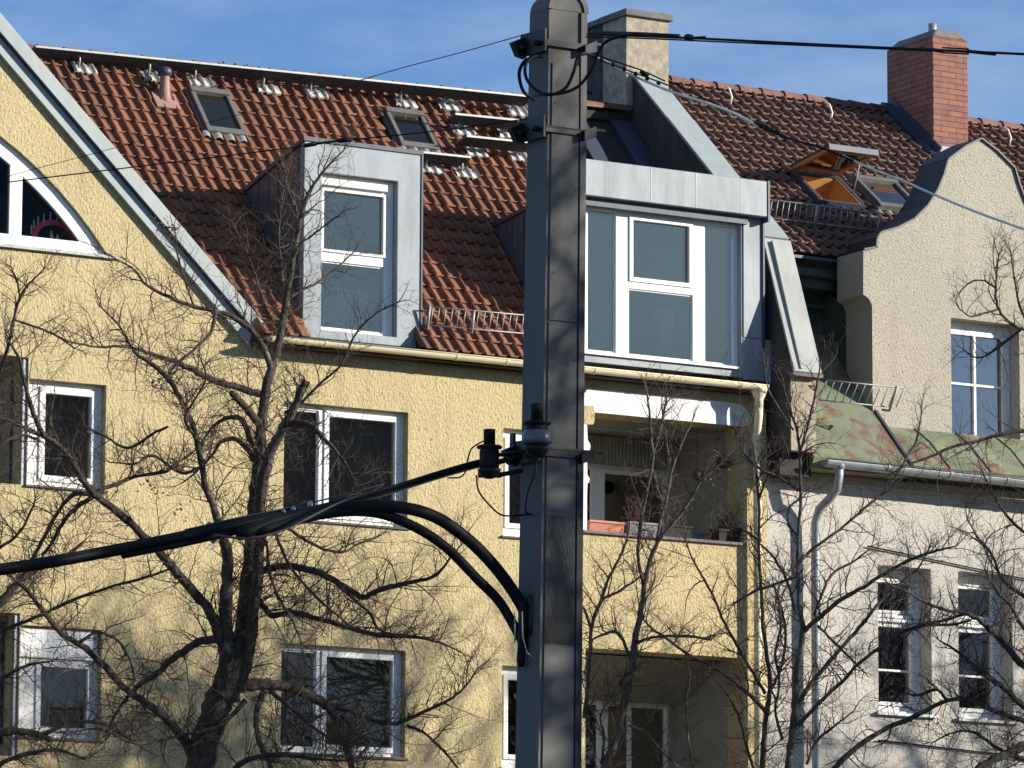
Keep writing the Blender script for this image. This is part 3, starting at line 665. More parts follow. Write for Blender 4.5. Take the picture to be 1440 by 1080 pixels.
# ================================================================= GREY HOUSE
GH = thing('rendered_house', 'beige pebble rendered house with curved gable and green copper skirt roof', 'building')
GR = Roof(.90, 12.50, 38)
H1 = (X(1235, 900), X(1310, 900), Z(1270, 1003), Z(1270, 797)); H2 = (X(1348, 900), X(1424, 900), Z(1385, 1012), Z(1385, 806))
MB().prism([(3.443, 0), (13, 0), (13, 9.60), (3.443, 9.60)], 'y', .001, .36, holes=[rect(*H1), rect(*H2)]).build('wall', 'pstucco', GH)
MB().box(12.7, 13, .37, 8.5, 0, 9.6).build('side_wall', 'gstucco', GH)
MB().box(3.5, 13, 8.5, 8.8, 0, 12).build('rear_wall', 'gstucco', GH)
e = MB(); e.box(3.9, 13, -.05, .0, 9.57, 9.70); e.build('cornice', 'gstucco', GH, bevel=.02)
half_gutter('gutter', 'gutterg', GH, 3.97, 12.8, -.46, 9.795, .085, (4.82, 5.72, 6.55, 7.4), z1=9.70)
# curved gable: outline symmetric about its middle
gy = .32
pts = [(1228, 640), (1228, 430), (1222, 420), (1214, 414), (1214, 352), (1232, 349), (1233, 336), (1238, 328), (1262, 321), (1285, 309), (1304, 290), (1318, 268), (1327, 246), (1333, 225), (1357, 207), (1379, 196)]
o = [onY(px, py, gy) for px, py in pts]; cx = o[-1].x
half = [(p.x, p.z) for p in o]; half[0] = (half[0][0], 9.95); half[1] = (half[0][0], half[1][1])
full = half+[(2*cx-x, z) for x, z in half[-2::-1]]
H3 = (X(1338, 540, gy), X(1434, 540, gy), Z(1385, 632, gy), Z(1385, 452, gy))
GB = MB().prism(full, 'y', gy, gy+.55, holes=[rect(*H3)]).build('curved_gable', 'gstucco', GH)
cp = MB(); seq = half[4:]+[(2*cx-x, z) for x, z in half[4:-1][::-1]]
for (xa, za), (xb, zb2) in zip(seq[:-1], seq[1:]):
    d_ = Vector((xb-xa, 0, zb2-za)); nrm = Vector((-d_.z, 0, d_.x)).normalized()*.022
    cp.hexa([(xa, gy-.03, za), (xb, gy-.03, zb2), (xb, gy+.58, zb2), (xa, gy+.58, za)], [(xa+nrm.x, gy-.03, za+nrm.z), (xb+nrm.x, gy-.03, zb2+nrm.z), (xb+nrm.x, gy+.58, zb2+nrm.z), (xa+nrm.x, gy+.58, za+nrm.z)])
cp.build('gable_coping', 'poled', GB)
# top window, four lights
def cross_window(w, yf, parent, split, tr_, mul=True, name='window', glassm='glassb'):
    x0, x1, z0, z1 = w; xm = (x0+x1)/2; xw = x1
    ba = []
    if mul:
        f = MB(); f.prism(rect(x0, x1, z0, z1), 'y', yf, yf+.07, holes=[rect(x0+.05, x1-.07, z0+.05, z1-.12)])
        fr = f.build(name, 'white', parent, bevel=.004); s = MB()
        s.prism(rect(x0+.051, x1-.071, z0+.051, z1-.121), 'y', yf-.01, yf+.05, holes=[rect(x0+.075, x1-.115, z0+.09, z1-.155)])
        s.box(xm-.035, xm-.005, yf-.008, yf+.05, z0+.09, z1-.155); s.box(x0+.075, xm-.035, yf-.008, yf+.05, split-.013, split+.013); s.box(xm-.005, x1-.115, yf-.008, yf+.05, split-.013, split+.013)
        s.build('glazing_bar', 'white', fr)
        MB().box(x0+.07, x1-.1, yf+.03, yf+.037, z0+.07, z1-.14).build('pane', glassm, fr)
    room_box(fr, x0, x1, z0, z1, .9, 1.2, 'roomd'); return fr
w3 = cross_window(H3, gy+.20, GB, Z(1400, 545, gy+.20), 0)
MB().box(H3[0]-.02, H3[1]-.12, gy-.07, gy+.18, H3[2]-.05, H3[2]-.003).build('sill', 'white', w3, bevel=.01)
for H in (H1, H2):
    x0, x1, z0, z1 = H; yw = .24; zt = z1-.66; zt2 = z1-.54
    f = MB(); xr = x1-.03
    f.prism(rect(x0, x1, z0, z1), 'y', yw, yw+.08, holes=[rect(x0+.035, xr-.06, z0+.10, zt-.0), rect(x0+.035, xr-.06, zt2, z1-.14)])
    fr = f.build('window', 'white', GH, bevel=.004)
    s = MB(); s.prism(rect(x0+.04, xr-.065, z0+.105, zt-.005), 'y', yw-.02, yw+.06, holes=[rect(x0+.065, xr-.115, z0+.15, zt-.04)])
    s.prism(rect(x0+.04, xr-.065, zt2+.005, z1-.145), 'y', yw-.015, yw+.06, holes=[rect(x0+.065, xr-.11, zt2+.04, z1-.175)])
    zm = (z0+.15+zt-.04)/2-.07
    s.box(x0+.065, xr-.115, yw-.012, yw+.05, zm-.012, zm+.012); s.box(x0+.0, x1-.05, yw-.06, yw-.003, zt+.02, zt+.055); s.box(x0+.02, x1-.07, yw-.04, yw-.003, zt+.07, zt+.10)
    s.box(x0+.0, x1-.06, yw-.05, yw-.003, z0+.0, z0+.04)
    s.build('sash', 'white', fr, bevel=.003)
    MB().box(x0+.05, xr-.09, yw+.03, yw+.037, z0+.12, zt-.02).build('pane', 'glassb', fr)
    MB().box(x0+.05, xr-.09, yw+.03, yw+.037, zt2+.02, z1-.16).build('pane', 'glassb', fr)
    room_box(fr, x0, x1, z0, z1, .37, 1.2, 'roomd')
    MB().box(x0-.05, x1+.06, -.06, yw-.001, z0-.04, z0-.003).build('sill', 'gutterg', fr, bevel=.004)
# recessed mansard face between fire wall and gable, copper slope below it
xg = half[0][0]
MB().prism([(-.41, 9.83), (1.42, 11.66), (1.55, 11.66), (1.55, 9.7), (-.35, 9.7)], 'x', 3.86, xg+.02).build('lower_slope', 'copper', GH)
MB().prism([(1.42, 11.662), (1.42, 12.45), (1.6, 12.45), (1.6, 11.662)], 'x', 3.86, xg+.4).build('mansard_face', 'dcopper', GH)
MB().prism([(gy+.551, 9.9), (1.6, 9.9), (1.6, 12.0), (1.3, 12.15), (gy+.551, 11.9)], 'x', xg+.03, xg+.3).build('gable_cheek', 'dcopper', GH)
MB().prism([(-.43, 9.84), (gy-.002, 10.59), (gy-.002, 10.40), (-.40, 9.80)], 'x', xg+.021, xg+.06).build('slope_edge_shade', 'dzinc', GH)  # thin dark strip drawn in for the shaded side of the step
pr2 = [(gy-.001, 10.40), (.0, 10.20), (-.22, 10.0), (-.41, 9.83), (-.35, 9.75), (gy-.001, 9.75)]
cs = MB(); cs.prism(pr2, 'x', xg+.03, 12.6); CS = cs.build('skirt_roof', 'copper', GH)
x = xg+.6
while x < 9: cs = MB().prism([(y-.004, z+.016) for y, z in pr2[:4]]+[(y, z-.01) for y, z in pr2[:4]][::-1], 'x', x, x+.014); x += .6; cs.build('standing_seam', 'copper', CS)
mo = MB(); mo.box(3.87, xg-.005, 1.0, 1.419, 12.28, 12.42); mo.box(3.87, xg-.005, 1.12, 1.419, 12.15, 12.279); mo.box(3.87, xg-.005, 1.30, 1.419, 11.95, 12.0); mo.box(3.87, xg-.2, 1.34, 1.419, 11.75, 11.79)
mo.build('cornice_moulding', 'dcopper', GH, bevel=.015)
MB().box(3.87, xg-.004, .86, 1.3, 12.45, 12.485).build('drip_edge', 'dzinc', GH)
# upper roof
SKO = [(5.12, 5.66)]; sx0, stt = GR.hit(1110, 240, .1); sx1, sbt = GR.hit(1155, 282, .1)
ox0 = (sx0+sx1)/2; ox1 = GR.hit(1213, 285, .1)[0]; cx0 = GR.hit(1229, 284, .1)[0]; cx1 = GR.hit(1290, 292, .1)[0]
def skipG(x, t): return (cx0 < x < cx1 and sbt+.06 < t < stt-.1) or (x > half[3][0]-.05 and GR.P(x, t).y < gy+.6 and x < 2*cx-half[3][0]) or ox0+.02 < x < ox1-.02 and sbt+.03 < t < stt-.03
RT_ = (GR.hit(1040, 122, .1)[1]+GR.hit(1250, 153, .1)[1])/2
def ridgeG(x): return RT_+.11
print('ridge t', RT_, GR.hit(1040, 119, .1), GR.hit(1250, 150, .1))
RG = tile_roof(GR, 3.86, 13.1, .0, RT_+.2, 'roof', 'tileb', GH, per=.157, exp=.25, skip=skipG, lift=.05, ridge=ridgeG)
ub = MB(); 
for a, b, c, d_ in ((3.87, ox0, .0, RT_-.1), (ox1, 13, 0, RT_-.1), (ox0, ox1, 0, sbt), (ox0, ox1, stt, RT_-.1)): roof_quad(ub, GR, a, b, c, d_, -.16, -.03)
rp = GR.P(0, RT_-.1, -.1); ub.hexa([(3.87, rp.y, rp.z-.1), (13, rp.y, rp.z-.1), (13, 8.7, 11.8), (3.87, 8.7, 11.8)], [(3.87, rp.y, rp.z), (13, rp.y, rp.z), (13, 8.8, 11.9), (3.87, 8.8, 11.9)])
ub.build('roof_deck', 'darkwood', GH)
rd = MB(); x = 3.95
while x < 12.9:
    a = GR.P(x, RT_+.04, .03); n = 8; vs = []
    for i in range(n+1):
        an = math.pi*i/n
        vs.append(a+Vector((0, -.12*math.cos(an)+.02, .11*math.sin(an)-.02))); vs.append(a+Vector((.37, -.10*math.cos(an)+.02, .09*math.sin(an)-.02)))
    rd.add(vs, [(2*i, 2*i+2, 2*i+3, 2*i+1) for i in range(n)]+[tuple(2*i for i in range(n+1))], True); x += .35
rd.build('ridge_capping', 'ridge', RG)
# closed skylight
skylight(GH, GR, cx0, cx1, sbt, stt, 'glassb', blind=True, up=.05)
# open skylight: lining, frame, swung-out sash
f = MB(); fw = .05
roof_quad(f, GR, ox0, ox1, sbt, sbt+fw, .0, .10); roof_quad(f, GR, ox0, ox0+fw, sbt+fw, stt, .0, .12); roof_quad(f, GR, ox1-fw, ox1, sbt+fw, stt, .0, .12); roof_quad(f, GR, ox0+fw, ox1-fw, stt-fw, stt, .0, .12)
OS = f.build('open_skylight', 'dzinc', GH, bevel=.006)
l = MB()
roof_quad(l, GR, ox0+.05, ox0+.07, sbt+.05, stt-.05, -.5, .11); roof_quad(l, GR, ox1-.07, ox1-.05, sbt+.05, stt-.05, -.5, .11)
roof_quad(l, GR, ox0+.07, ox1-.07, stt-.07, stt-.05, -.5, .08); roof_quad(l, GR, ox0+.07, ox1-.07, sbt+.05, sbt+.07, -.5, .08); roof_quad(l, GR, ox0+.07, ox1-.07, sbt+.07, stt-.07, -.62, -.5)
l.build('timber_lining', 'wood', OS)
hA = GR.P(ox0, stt-.02, .14); hB = GR.P(ox1, stt-.02, .14)
tL = onX(1172, 211, ox0+.02); tR = onX(1228, 219, ox1-.02)
out_v = Vector((0, (tL.y+tR.y)/2-hA.y, (tL.z+tR.z)/2-hA.z))
ov = out_v.normalized(); nv = Vector((0, -ov.z, ov.y)); nv = nv if nv.z > 0 else -nv; W = out_v.length
def sashq(mb, a, b, c, d_, h0, h1):
    def P(x, t, h): return Vector((x, hA.y, hA.z))+ov*t+nv*h
    return mb.hexa([P(a, c, h0), P(b, c, h0), P(b, d_, h0), P(a, d_, h0)], [P(a, c, h1), P(b, c, h1), P(b, d_, h1), P(a, d_, h1)])
s = MB(); sashq(s, ox0, ox0+.06, 0, W, 0, .05); sashq(s, ox1-.06, ox1, 0, W, 0, .05); sashq(s, ox0+.06, ox1-.06, 0, .07, 0, .05); sashq(s, ox0+.06, ox1-.06, W-.09, W, 0, .05)
SS = s.build('sash', 'wood', OS)
s = MB(); sashq(s, ox0+.06, ox1-.06, .07, W-.09, .02, .028); s.build('pane', 'glass', SS)
s = MB(); sashq(s, ox0-.02, ox1+.02, W+.001, W+.02, .0, .075); sashq(s, ox0-.02, ox1+.02, -.02, W, .051, .065); s.build('sash_cover', 'dzinc', SS)
s = MB(); s.tube([GR.P(ox1-.03, sbt+.3, .1), Vector((ox1-.03, hA.y, hA.z))+ov*(W*.6)], .008, 5); s.build('stay', 'steel', OS)
# brick chimney
h1_ = GR.hit(1251, 150, .05); h2_ = GR.hit(1314, 215, .05); chx0 = (h1_[0]+h2_[0])/2; chy = GR.P(0, h2_[1]).y; chb = GR.P(0, h1_[1]).y; chx1 = X(1361, 150, chy); print('chim', chx0, chx1, chy, chb)
ctz = Z(1340, 44, chy)
c = MB(); c.box(chx0, chx1, chy, chb, 13.8, ctz-.10); CH = c.build('chimney', 'brick', GH)
c = MB(); c.hexa([(chx0-.005, chy-.005, ctz-.10), (chx1+.005, chy-.005, ctz-.10), (chx1+.005, chb+.005, ctz-.10), (chx0-.005, chb+.005, ctz-.10)], [(chx0+.09, chy+.05, ctz+.02), (chx1-.09, chy+.05, ctz+.02), (chx1-.09, chb-.12, ctz+.02), (chx0+.09, chb-.12, ctz+.02)]); c.build('chimney_cap', 'coping', CH, bevel=.03)
c = MB(); c.lathe((chx0+.25, chy+.35, ctz), [(.055, 0), (.055, .16), (.045, .16), (.045, .05)], 14); c.build('flue', 'steel', CH)
c = MB(); c.box(chx0-.03, chx1+.03, chy-.03, chy+.1, 14.2, Z(1340, 208, chy)); c.build('flashing', 'zinc', CH)
c = MB(); roof_quad(c, GR, chx0-.14, chx0-.005, h2_[1]-.1, h1_[1], .03, .10); roof_quad(c, GR, chx0-.03, chx0-.005, h2_[1]-.1, h1_[1], .10, .19); c.build('flashing', 'dzinc', CH)
for px, py in ((1163, 165), (1022, 143), (1414, 200)):
    hx, ht = GR.hit(px, py, .05); a = GR.P(hx, ht-.1, .05); c = MB(); c.tube([a, a+Vector((0, -.04, .10)), a+Vector((0, .02, .22)), a+Vector((0, .12, .27))], .014, 6); c.build('roof_hook', 'wcable', GH)
# snow guards
gx0, gt = GR.hit(1086, 308, .05); gx1, gt1 = GR.hit(1238, 330, .05)
gt = (gt+gt1)/2; print('guard', gt, gx0, gx1)
snow_guard(GH, GR.P(4.15, gt, .08), GR.P(gx1, gt, .08), .21, .085, (.03, .5, .97), 'steel')
a = onY(1142, 572, -.36); b = onY(1240, 588, -.36)
snow_guard(GH, Vector((3.92, -.42, 10.50)), Vector((5.02, -.42, 10.50)), .21, .10, (.9,), 'steel', Vector((0, -.16, 0)))
# fire wall between the roofs
fx0, fx1 = 3.5, 3.855
P0 = onX(854, 61, fx0); P1 = onX(1005.6, 251, fx0); up_s = (P0.z-P1.z)/(P0.y-P1.y)
yb = .13; zb_ = P1.z+up_s*(yb-P1.y); P2 = onX(1115, 525, fx0); ytop = 3.62; ztop = P1.z+up_s*(ytop-P1.y)
body = [(-.45, 9.86), (-.45, P2.z), (P2.y, P2.z), (yb, zb_-.06), (yb, zb_), (ytop, ztop), (ytop, 10), (.35, 10), (.1, 9.86)]
body = [(-.45, 9.86), (-.45, P2.z), (P2.y+.03, P2.z+.04), (yb, zb_), (ytop, ztop), (ytop, 10), (.36, 10), (.36, 9.86)]
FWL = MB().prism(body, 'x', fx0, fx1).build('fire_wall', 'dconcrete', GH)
MB().box(3.445, fx1+.03, -.30, .0, 9.60, 9.855).build('corbel', 'darkwood', GH)
MB().box(fx0+.004, fx1-.003, -.458, -.4505, 9.87, P2.z-.01).build('pier_face', 'concrete', FWL)
def cap(y0, z0, y1_, z1_, xl=fx0-.02, xr=fx1+.02, th=.03, mat='zincg', nm='coping'):
    d_ = Vector((0, y1_-y0, z1_-z0)).normalized(); nn = Vector((0, -d_.z, d_.y)); c = MB()
    c.hexa([(xl, y0, z0), (xr, y0, z0), (xr, y1_, z1_), (xl, y1_, z1_)], [Vector((x, y, z))+nn*th for x, y, z in ((xl, y0, z0), (xr, y0, z0), (xr, y1_, z1_), (xl, y1_, z1_))]); return c.build(nm, mat, FWL, bevel=.006)
L1 = [(yb, zb_), (1.0, P1.z+up_s*(1.0-P1.y)), (2.2, P1.z+up_s*(2.2-P1.y)), (3.3, P1.z+up_s*(3.3-P1.y))]
for k in range(3): cap(L1[k][0]-.0+(.004 if k else 0), L1[k][1], L1[k+1][0], L1[k+1][1], th=.03+.004*(k % 2))
cap(P2.y-.03, P2.z+.01, yb-.02, zb_-.02, mat='zincs'); 
cap(P2.y-.02, P2.z+.04, yb-.06, zb_-.06, xl=fx0+.07, xr=fx0+.10, th=.05, mat='zincs', nm='standing_seam')
MB().box(fx0-.03, fx1+.03, P2.y-.06, P2.y+.03, P2.z-.03, P2.z+.01).build('drip_edge', 'coping', FWL)
# concrete chimney stack on the fire wall
cy = 3.0
xa, xb_ = X(881, 60, cy), X(940, 60, cy); zt = Z(910, 26, cy)
c = MB(); c.box(xa, xb_, cy, cy+.55, 14.6, zt); CC = c.build('chimney', 'concrete', GH); MB().box(xa-.0, xa+.35, cy+.551, cy+1.6, 14.0, zt-.0).build('rear_shaft', 'dconcrete', CC)
c = MB(); c.box(xa-.04, xb_+.05, cy-.05, cy+.60, zt+.001, zt+.085); c.box(xa-.05, xa+.40, cy+.601, cy+1.7, zt+.001, zt+.075); c.build('chimney_cap', 'coping', CC, bevel=.01)
# downpipe
d = MB(); yg = -.46
q = [onY(1180, 652, -.46), onY(1180, 668, -.46), onY(1177, 688, -.42), onY(1166, 702, -.30), onY(1152, 716, -.2), onY(1147, 735, -.14)]
q = [q[0], q[1], q[2], q[3], q[4], q[5], Vector((q[5].x-.0, -.13, 8.6)), Vector((q[5].x, -.13, 0))]
d.tube(q, .052, 14); d.lathe(q[0]+Vector((0, 0, -.02)), [(.06, -.05), (.075, 0), (.08, .06)], 14)
for z in (8.4, 7.0): d.lathe((q[-1].x, -.13, z), [(.056, 0), (.062, .005), (.062, .04), (.056, .045)], 14)
d.build('downpipe', 'gutterg', GH)
# thin cables on the wall
for a, b, sag in (((1220, 768), (1445, 815), 0), ((1235, 1041), (1445, 1065), 0)):
    m = MB(); m.tube([onY(a[0], a[1], -.03), onY(b[0], b[1], -.03)], .010, 5); m.build('wall_cable', 'rubber', GH)
# ================================================================= small things at the houses
ymid = .06
def planter(px0, px1, z, mat, label, h=.15, d=.17, plants=0, group=None, cat='planter', tilt=0):
    x0 = X(px0, 740, ymid); x1 = X(px1, 740, ymid)
    o = thing('flower_box', label, cat, ((x0+x1)/2, ymid, z), 'flower boxes on the loggia parapet')
    m = MB(); s = .02; y0, y1_ = ymid, ymid+d
    m.prism([(y0+s, z), (y1_-s, z), (y1_, z+h), (y1_-.012, z+h), (y1_-s-.01, z+.02), (y0+s+.01, z+.02), (y0+.012, z+h), (y0, z+h)], 'x', x0+.012, x1-.012)
    for a, b in ((x0, x0+.0118), (x1-.0118, x1)): m.prism([(y0+s, z), (y1_-s, z), (y1_, z+h), (y0, z+h)], 'x', a, b)
    m.build('trough', mat, o)
    m = MB(); m.prism([(y0-.014, z+h-.022), (y1_+.014, z+h-.022), (y1_+.014, z+h+.004), (y0-.014, z+h+.004)], 'x', x0-.014, x1+.014); 
    r = MB(); r.box(x0-.012, x1+.012, y0-.012, y0-.0, z+h-.02, z+h+.004); r.box(x0-.012, x1+.012, y1_, y1_+.012, z+h-.02, z+h+.004); r.build('rim', mat, o)
    e_ = MB(); e_.box(x0+.014, x1-.014, y0+.015, y1_-.015, z+.03, z+h-.03); e_.build('soil', 'darkwood', o)
    if plants:
        t = MB()
        for i in range(plants):
            x = random.uniform(x0+.05, x1-.05); p = Vector((x, y0+d/2, z+h-.03)); v = Vector((random.uniform(-.3, .3), random.uniform(-.2, .2), 1)); pts = [p]
            for k in range(5): p = p+v.normalized()*random.uniform(.04, .09); v += Vector((random.uniform(-.5, .5), random.uniform(-.4, .4), random.uniform(-.3, .2))); pts.append(p)
            t.tube(pts, [.005, .0045, .004, .003, .0025, .002], 4)
            for k in range(3):
                q = random.choice(pts[1:]); t.tube([q, q+Vector((random.uniform(-.06, .06), random.uniform(-.05, .05), random.uniform(.01, .08)))], [.003, .002], 3)
        t.build('dry_stems', 'twigr', o)
    return o
zp = LG[2]+.006
planter(830, 878, zp, 'terra', 'terracotta coloured flower box at the mast end of the loggia parapet', h=.13)
planter(884, 925, zp, 'greyplastic', 'grey flower box with bare stems next to the terracotta flower box', plants=16)
planter(931, 972, zp, 'darkwood', 'dark brown flower box with reddish stems in the middle of the loggia parapet', plants=26)
planter(1012, 1046, zp, 'darkwood', 'dark flower box with dry stems at the downpipe end of the parapet', plants=22)
# folded chair back between the boxes
x0, x1 = X(976, 745, .30), X(1008, 745, .30)
o = thing('balcony_chair', 'grey slatted balcony chair whose back rises above the loggia parapet', 'chair', ((x0+x1)/2, .5, zp-.85))
fl = zp-.9
m = MB(); 
for xx in (x0, x1): m.tube([(xx, .62, fl), (xx, .42, fl+.5), (xx, .34, zp+.13)], .012, 6)
m.build('frame', 'steel', o)
m = MB()
for k in range(5): xx = x0+.03+k*(x1-x0-.06)/4; m.box(xx-.015, xx+.015, .345, .355, fl+.55, zp+.12)
m.box(x0, x1, .33, .345, zp+.11, zp+.135); m.build('backrest', 'greyplastic', o)
m = MB(); m.box(x0, x1, .42, .82, fl+.44, fl+.46); m.build('seat', 'greyplastic', o)
for xx in (x0, x1): MB().tube([(xx, .8, fl), (xx, .8, fl+.44)], .012, 6).build('leg', 'steel', o)
# hanging ornaments in the loggia
def wicker(px, py, r, label, mat='twigr', cord=True):
    c = onY(px, py, .25); o = thing('hanging_ball', label, 'ornament', tuple(c), 'ornaments hanging in the loggia')
    m = MB()
    for k in range(26):
        a = Vector((random.gauss(0, 1), random.gauss(0, 1), random.gauss(0, 1))).normalized(); u = a.orthogonal().normalized(); v = a.cross(u)
        rr = r*random.uniform(.9, 1.0)
        m.tube([c+(u*math.cos(2*math.pi*i/12)+v*math.sin(2*math.pi*i/12))*rr for i in range(13)], .007, 4, cap=False)
    m.build('wicker_shell', mat, o); MB().tube([c+Vector((0, 0, r*.9)), (c.x, c.y+.0, 10.17)], .003, 4).build('cord', 'darkwood', o)
    return o
wicker(1017, 650, .082, 'dark round wicker ball hanging in the upper loggia opening')
wicker(981, 668, .062, 'smaller brown wicker ball hanging left of the dark round one', 'twigr')
def bauble(px, py, r, label):
    c = onY(px, py, .22); m = MB(); m.lathe(c, [(.001, -r)]+[(r*math.cos(a), r*math.sin(a)) for a in [R_(d) for d in range(-75, 80, 15)]]+[(.008, r), (.008, r+.012)], 14)
    o = m.build('glass_bauble', 'porc', None, origin=c); tag(o, label, 'ornament', 'ornaments hanging in the loggia')
    MB().tube([c+Vector((0, 0, r)), (c.x, c.y, 10.17)], .002, 3).build('cord', 'darkwood', o)
bauble(991, 666, .03, 'small shiny silver bauble beside the brown wicker ball')
bauble(1009, 672, .022, 'tiny pale bauble hanging low between the two wicker balls')
# candle arch
cxa = (X(42, 330, .25)+X(98, 340, .25))/2; zb0 = zb+.112; o = thing('candle_arch', 'red candle arch with white candles standing in the arched gable window', 'candle arch', (cxa, .22, zb0))
m = MB(); n = 18; ro, ri = .27, .20; hh = .78; poly = [(cxa+ro*math.cos(math.pi*i/n), zb0+.04+hh*ro*math.sin(math.pi*i/n)) for i in range(n+1)]+[(cxa+ri*math.cos(math.pi*i/n), zb0+.04+hh*ri*math.sin(math.pi*i/n)) for i in range(n, -1, -1)]
m.prism(poly, 'y', .14, .175); m.box(cxa-.29, cxa+.29, .13, .24, zb0, zb0+.039); m.build('arch', 'red', o)
for k in range(10):
    a = math.pi*(.06+.88*k/9); px_, pz_ = cxa+ro*math.cos(a), zb0+.04+hh*ro*math.sin(a)
    m = MB(); m.lathe((px_, .158, pz_-.005), [(.012, 0), (.016, .012), (.009, .015), (.009, .075), (.002, .10)], 8); m.build('candle', 'cream', o)
m = MB(); m.lathe((cxa-.02, .17, zb0+.04), [(.03, 0), (.02, .04), (.008, .07), (.012, .085), (.001, .1)], 8); m.lathe((cxa+.05, .17, zb0+.04), [(.025, 0), (.018, .03), (.006, .06), (.001, .075)], 8); m.build('figurine', 'cream', o)

# ================================================================= MAST
DP = 26.0
mid_ = atD(777.5, 540, DP); mb_ = onY(770.5, 1080, mid_.y); mt_ = onY(785.5, 0, mid_.y)
base = Vector((mb_.x+(mb_.x-mt_.x)*0.0, mb_.y, 0))
mc = (mb_+mt_)/2
ang = R_(0)
MAST = thing('tram_mast', 'tall dark grey steel mast with rounded top carrying overhead wires', 'mast', (mb_.x, mb_.y, 0))
def mast_w(z):            # width and depth taper with height
    k = (z-mb_.z)/(mt_.z-mb_.z); return .262-.024*k, .235-.035*k
mx_, my_ = (mb_.x+mt_.x)/2, (mb_.y+mt_.y)/2
xl = lambda z: (mb_.x+(mt_.x-mb_.x)*(z-mb_.z)/(mt_.z-mb_.z))
def ring(z, grow=0, y_in=0):
    w_, d_ = mast_w(z); c = xl(z); g = grow
    return [(c-w_/2-g, my_-d_/2-g, z), (c+w_/2+g, my_-d_/2-g, z), (c+w_/2+g, my_+d_/2+g, z), (c-w_/2-g, my_+d_/2+g, z)]
ztop = onY(785, -4, mid_.y-.1).z+.05
w_t, d_t = mast_w(ztop); zs = ztop-w_t/2
m = MB(); m.hexa([(a, b, 0) for a, b, c in ring(0)], ring(zs))
n = 18; c0 = xl(zs); w_s, d_s = mast_w(zs)
poly = [(c0+w_s/2*math.cos(math.pi*i/n), zs+.001+w_s/2*math.sin(math.pi*i/n)) for i in range(n+1)]
m.prism(poly, 'y', my_-d_s/2, my_+d_s/2); m.build('shaft', 'pole', MAST, bevel=.012)
# cover plate on the front with seams and rivets
cp_ = MB(); zc_ = [0, 2.5, 5.0, atD(780, 918, DP).z, atD(780, 455, DP).z, atD(790, 78, DP).z-.0]
for a, b in zip(zc_[:-1], zc_[1:]):
    ra, rb_ = ring(a+.004), ring(b-.004); e1, e2 = .022, .052; yf_ = -.008
    cp_.hexa([(ra[0][0]+e1, ra[0][1]+yf_, ra[0][2]), (ra[1][0]-e2, ra[1][1]+yf_, ra[1][2]), (ra[1][0]-e2, ra[1][1]-.0005, ra[1][2]), (ra[0][0]+e1, ra[0][1]-.0005, ra[0][2])],
             [(rb_[0][0]+e1, rb_[0][1]+yf_, rb_[0][2]), (rb_[1][0]-e2, rb_[1][1]+yf_, rb_[1][2]), (rb_[1][0]-e2, rb_[1][1]-.0005, rb_[1][2]), (rb_[0][0]+e1, rb_[0][1]-.0005, rb_[0][2])])
zt2 = zc_[-1]; w2_, d2_ = mast_w(zt2); c2 = xl(zt2)-.015; rr = w2_/2-.037
CPL = cp_.build('cover_plate', 'pole', MAST, bevel=.002)
rv = MB()
for k in range(40):
    z = 5.6+k*.23
    if z > zt2: break
    r_ = ring(z)
    for xx in (r_[0][0]+.045, r_[1][0]-.066): rv.lathe((xx, r_[0][1]-.0085, z), [(.0001, 0)], 3) if False else rv.box(xx-.0035, xx+.0035, r_[0][1]-.0105, r_[0][1]-.0082, z-.0035, z+.0035)
rv.build('screws', 'iron', CPL)
st = MB(); 
ra, rb_ = ring(0), ring(zs); st.hexa([(ra[1][0]-.045, ra[1][1]-.012, 0), (ra[1][0]-.004, ra[1][1]-.012, 0), (ra[1][0]-.004, ra[1][1]-.0005, 0), (ra[1][0]-.045, ra[1][1]-.0005, 0)],
    [(rb_[1][0]-.045, rb_[1][1]-.012, zs), (rb_[1][0]-.004, rb_[1][1]-.012, zs), (rb_[1][0]-.004, rb_[1][1]-.0005, zs), (rb_[1][0]-.045, rb_[1][1]-.0005, zs)]); st.build('edge_strip', 'poled', MAST, bevel=.003)
rim = MB(); o_ = [(c0+(w_s/2+.006)*math.cos(math.pi*i/n), zs+(w_s/2+.006)*math.sin(math.pi*i/n)) for i in range(n+1)]; i_ = [(c0+(w_s/2-.022)*math.cos(math.pi*i/n), zs+(w_s/2-.022)*math.sin(math.pi*i/n)) for i in range(n, -1, -1)]
rim.prism(o_+i_, 'y', my_-d_s/2-.010, my_-d_s/2-.0005); rim.build('top_rim', 'poled', MAST)
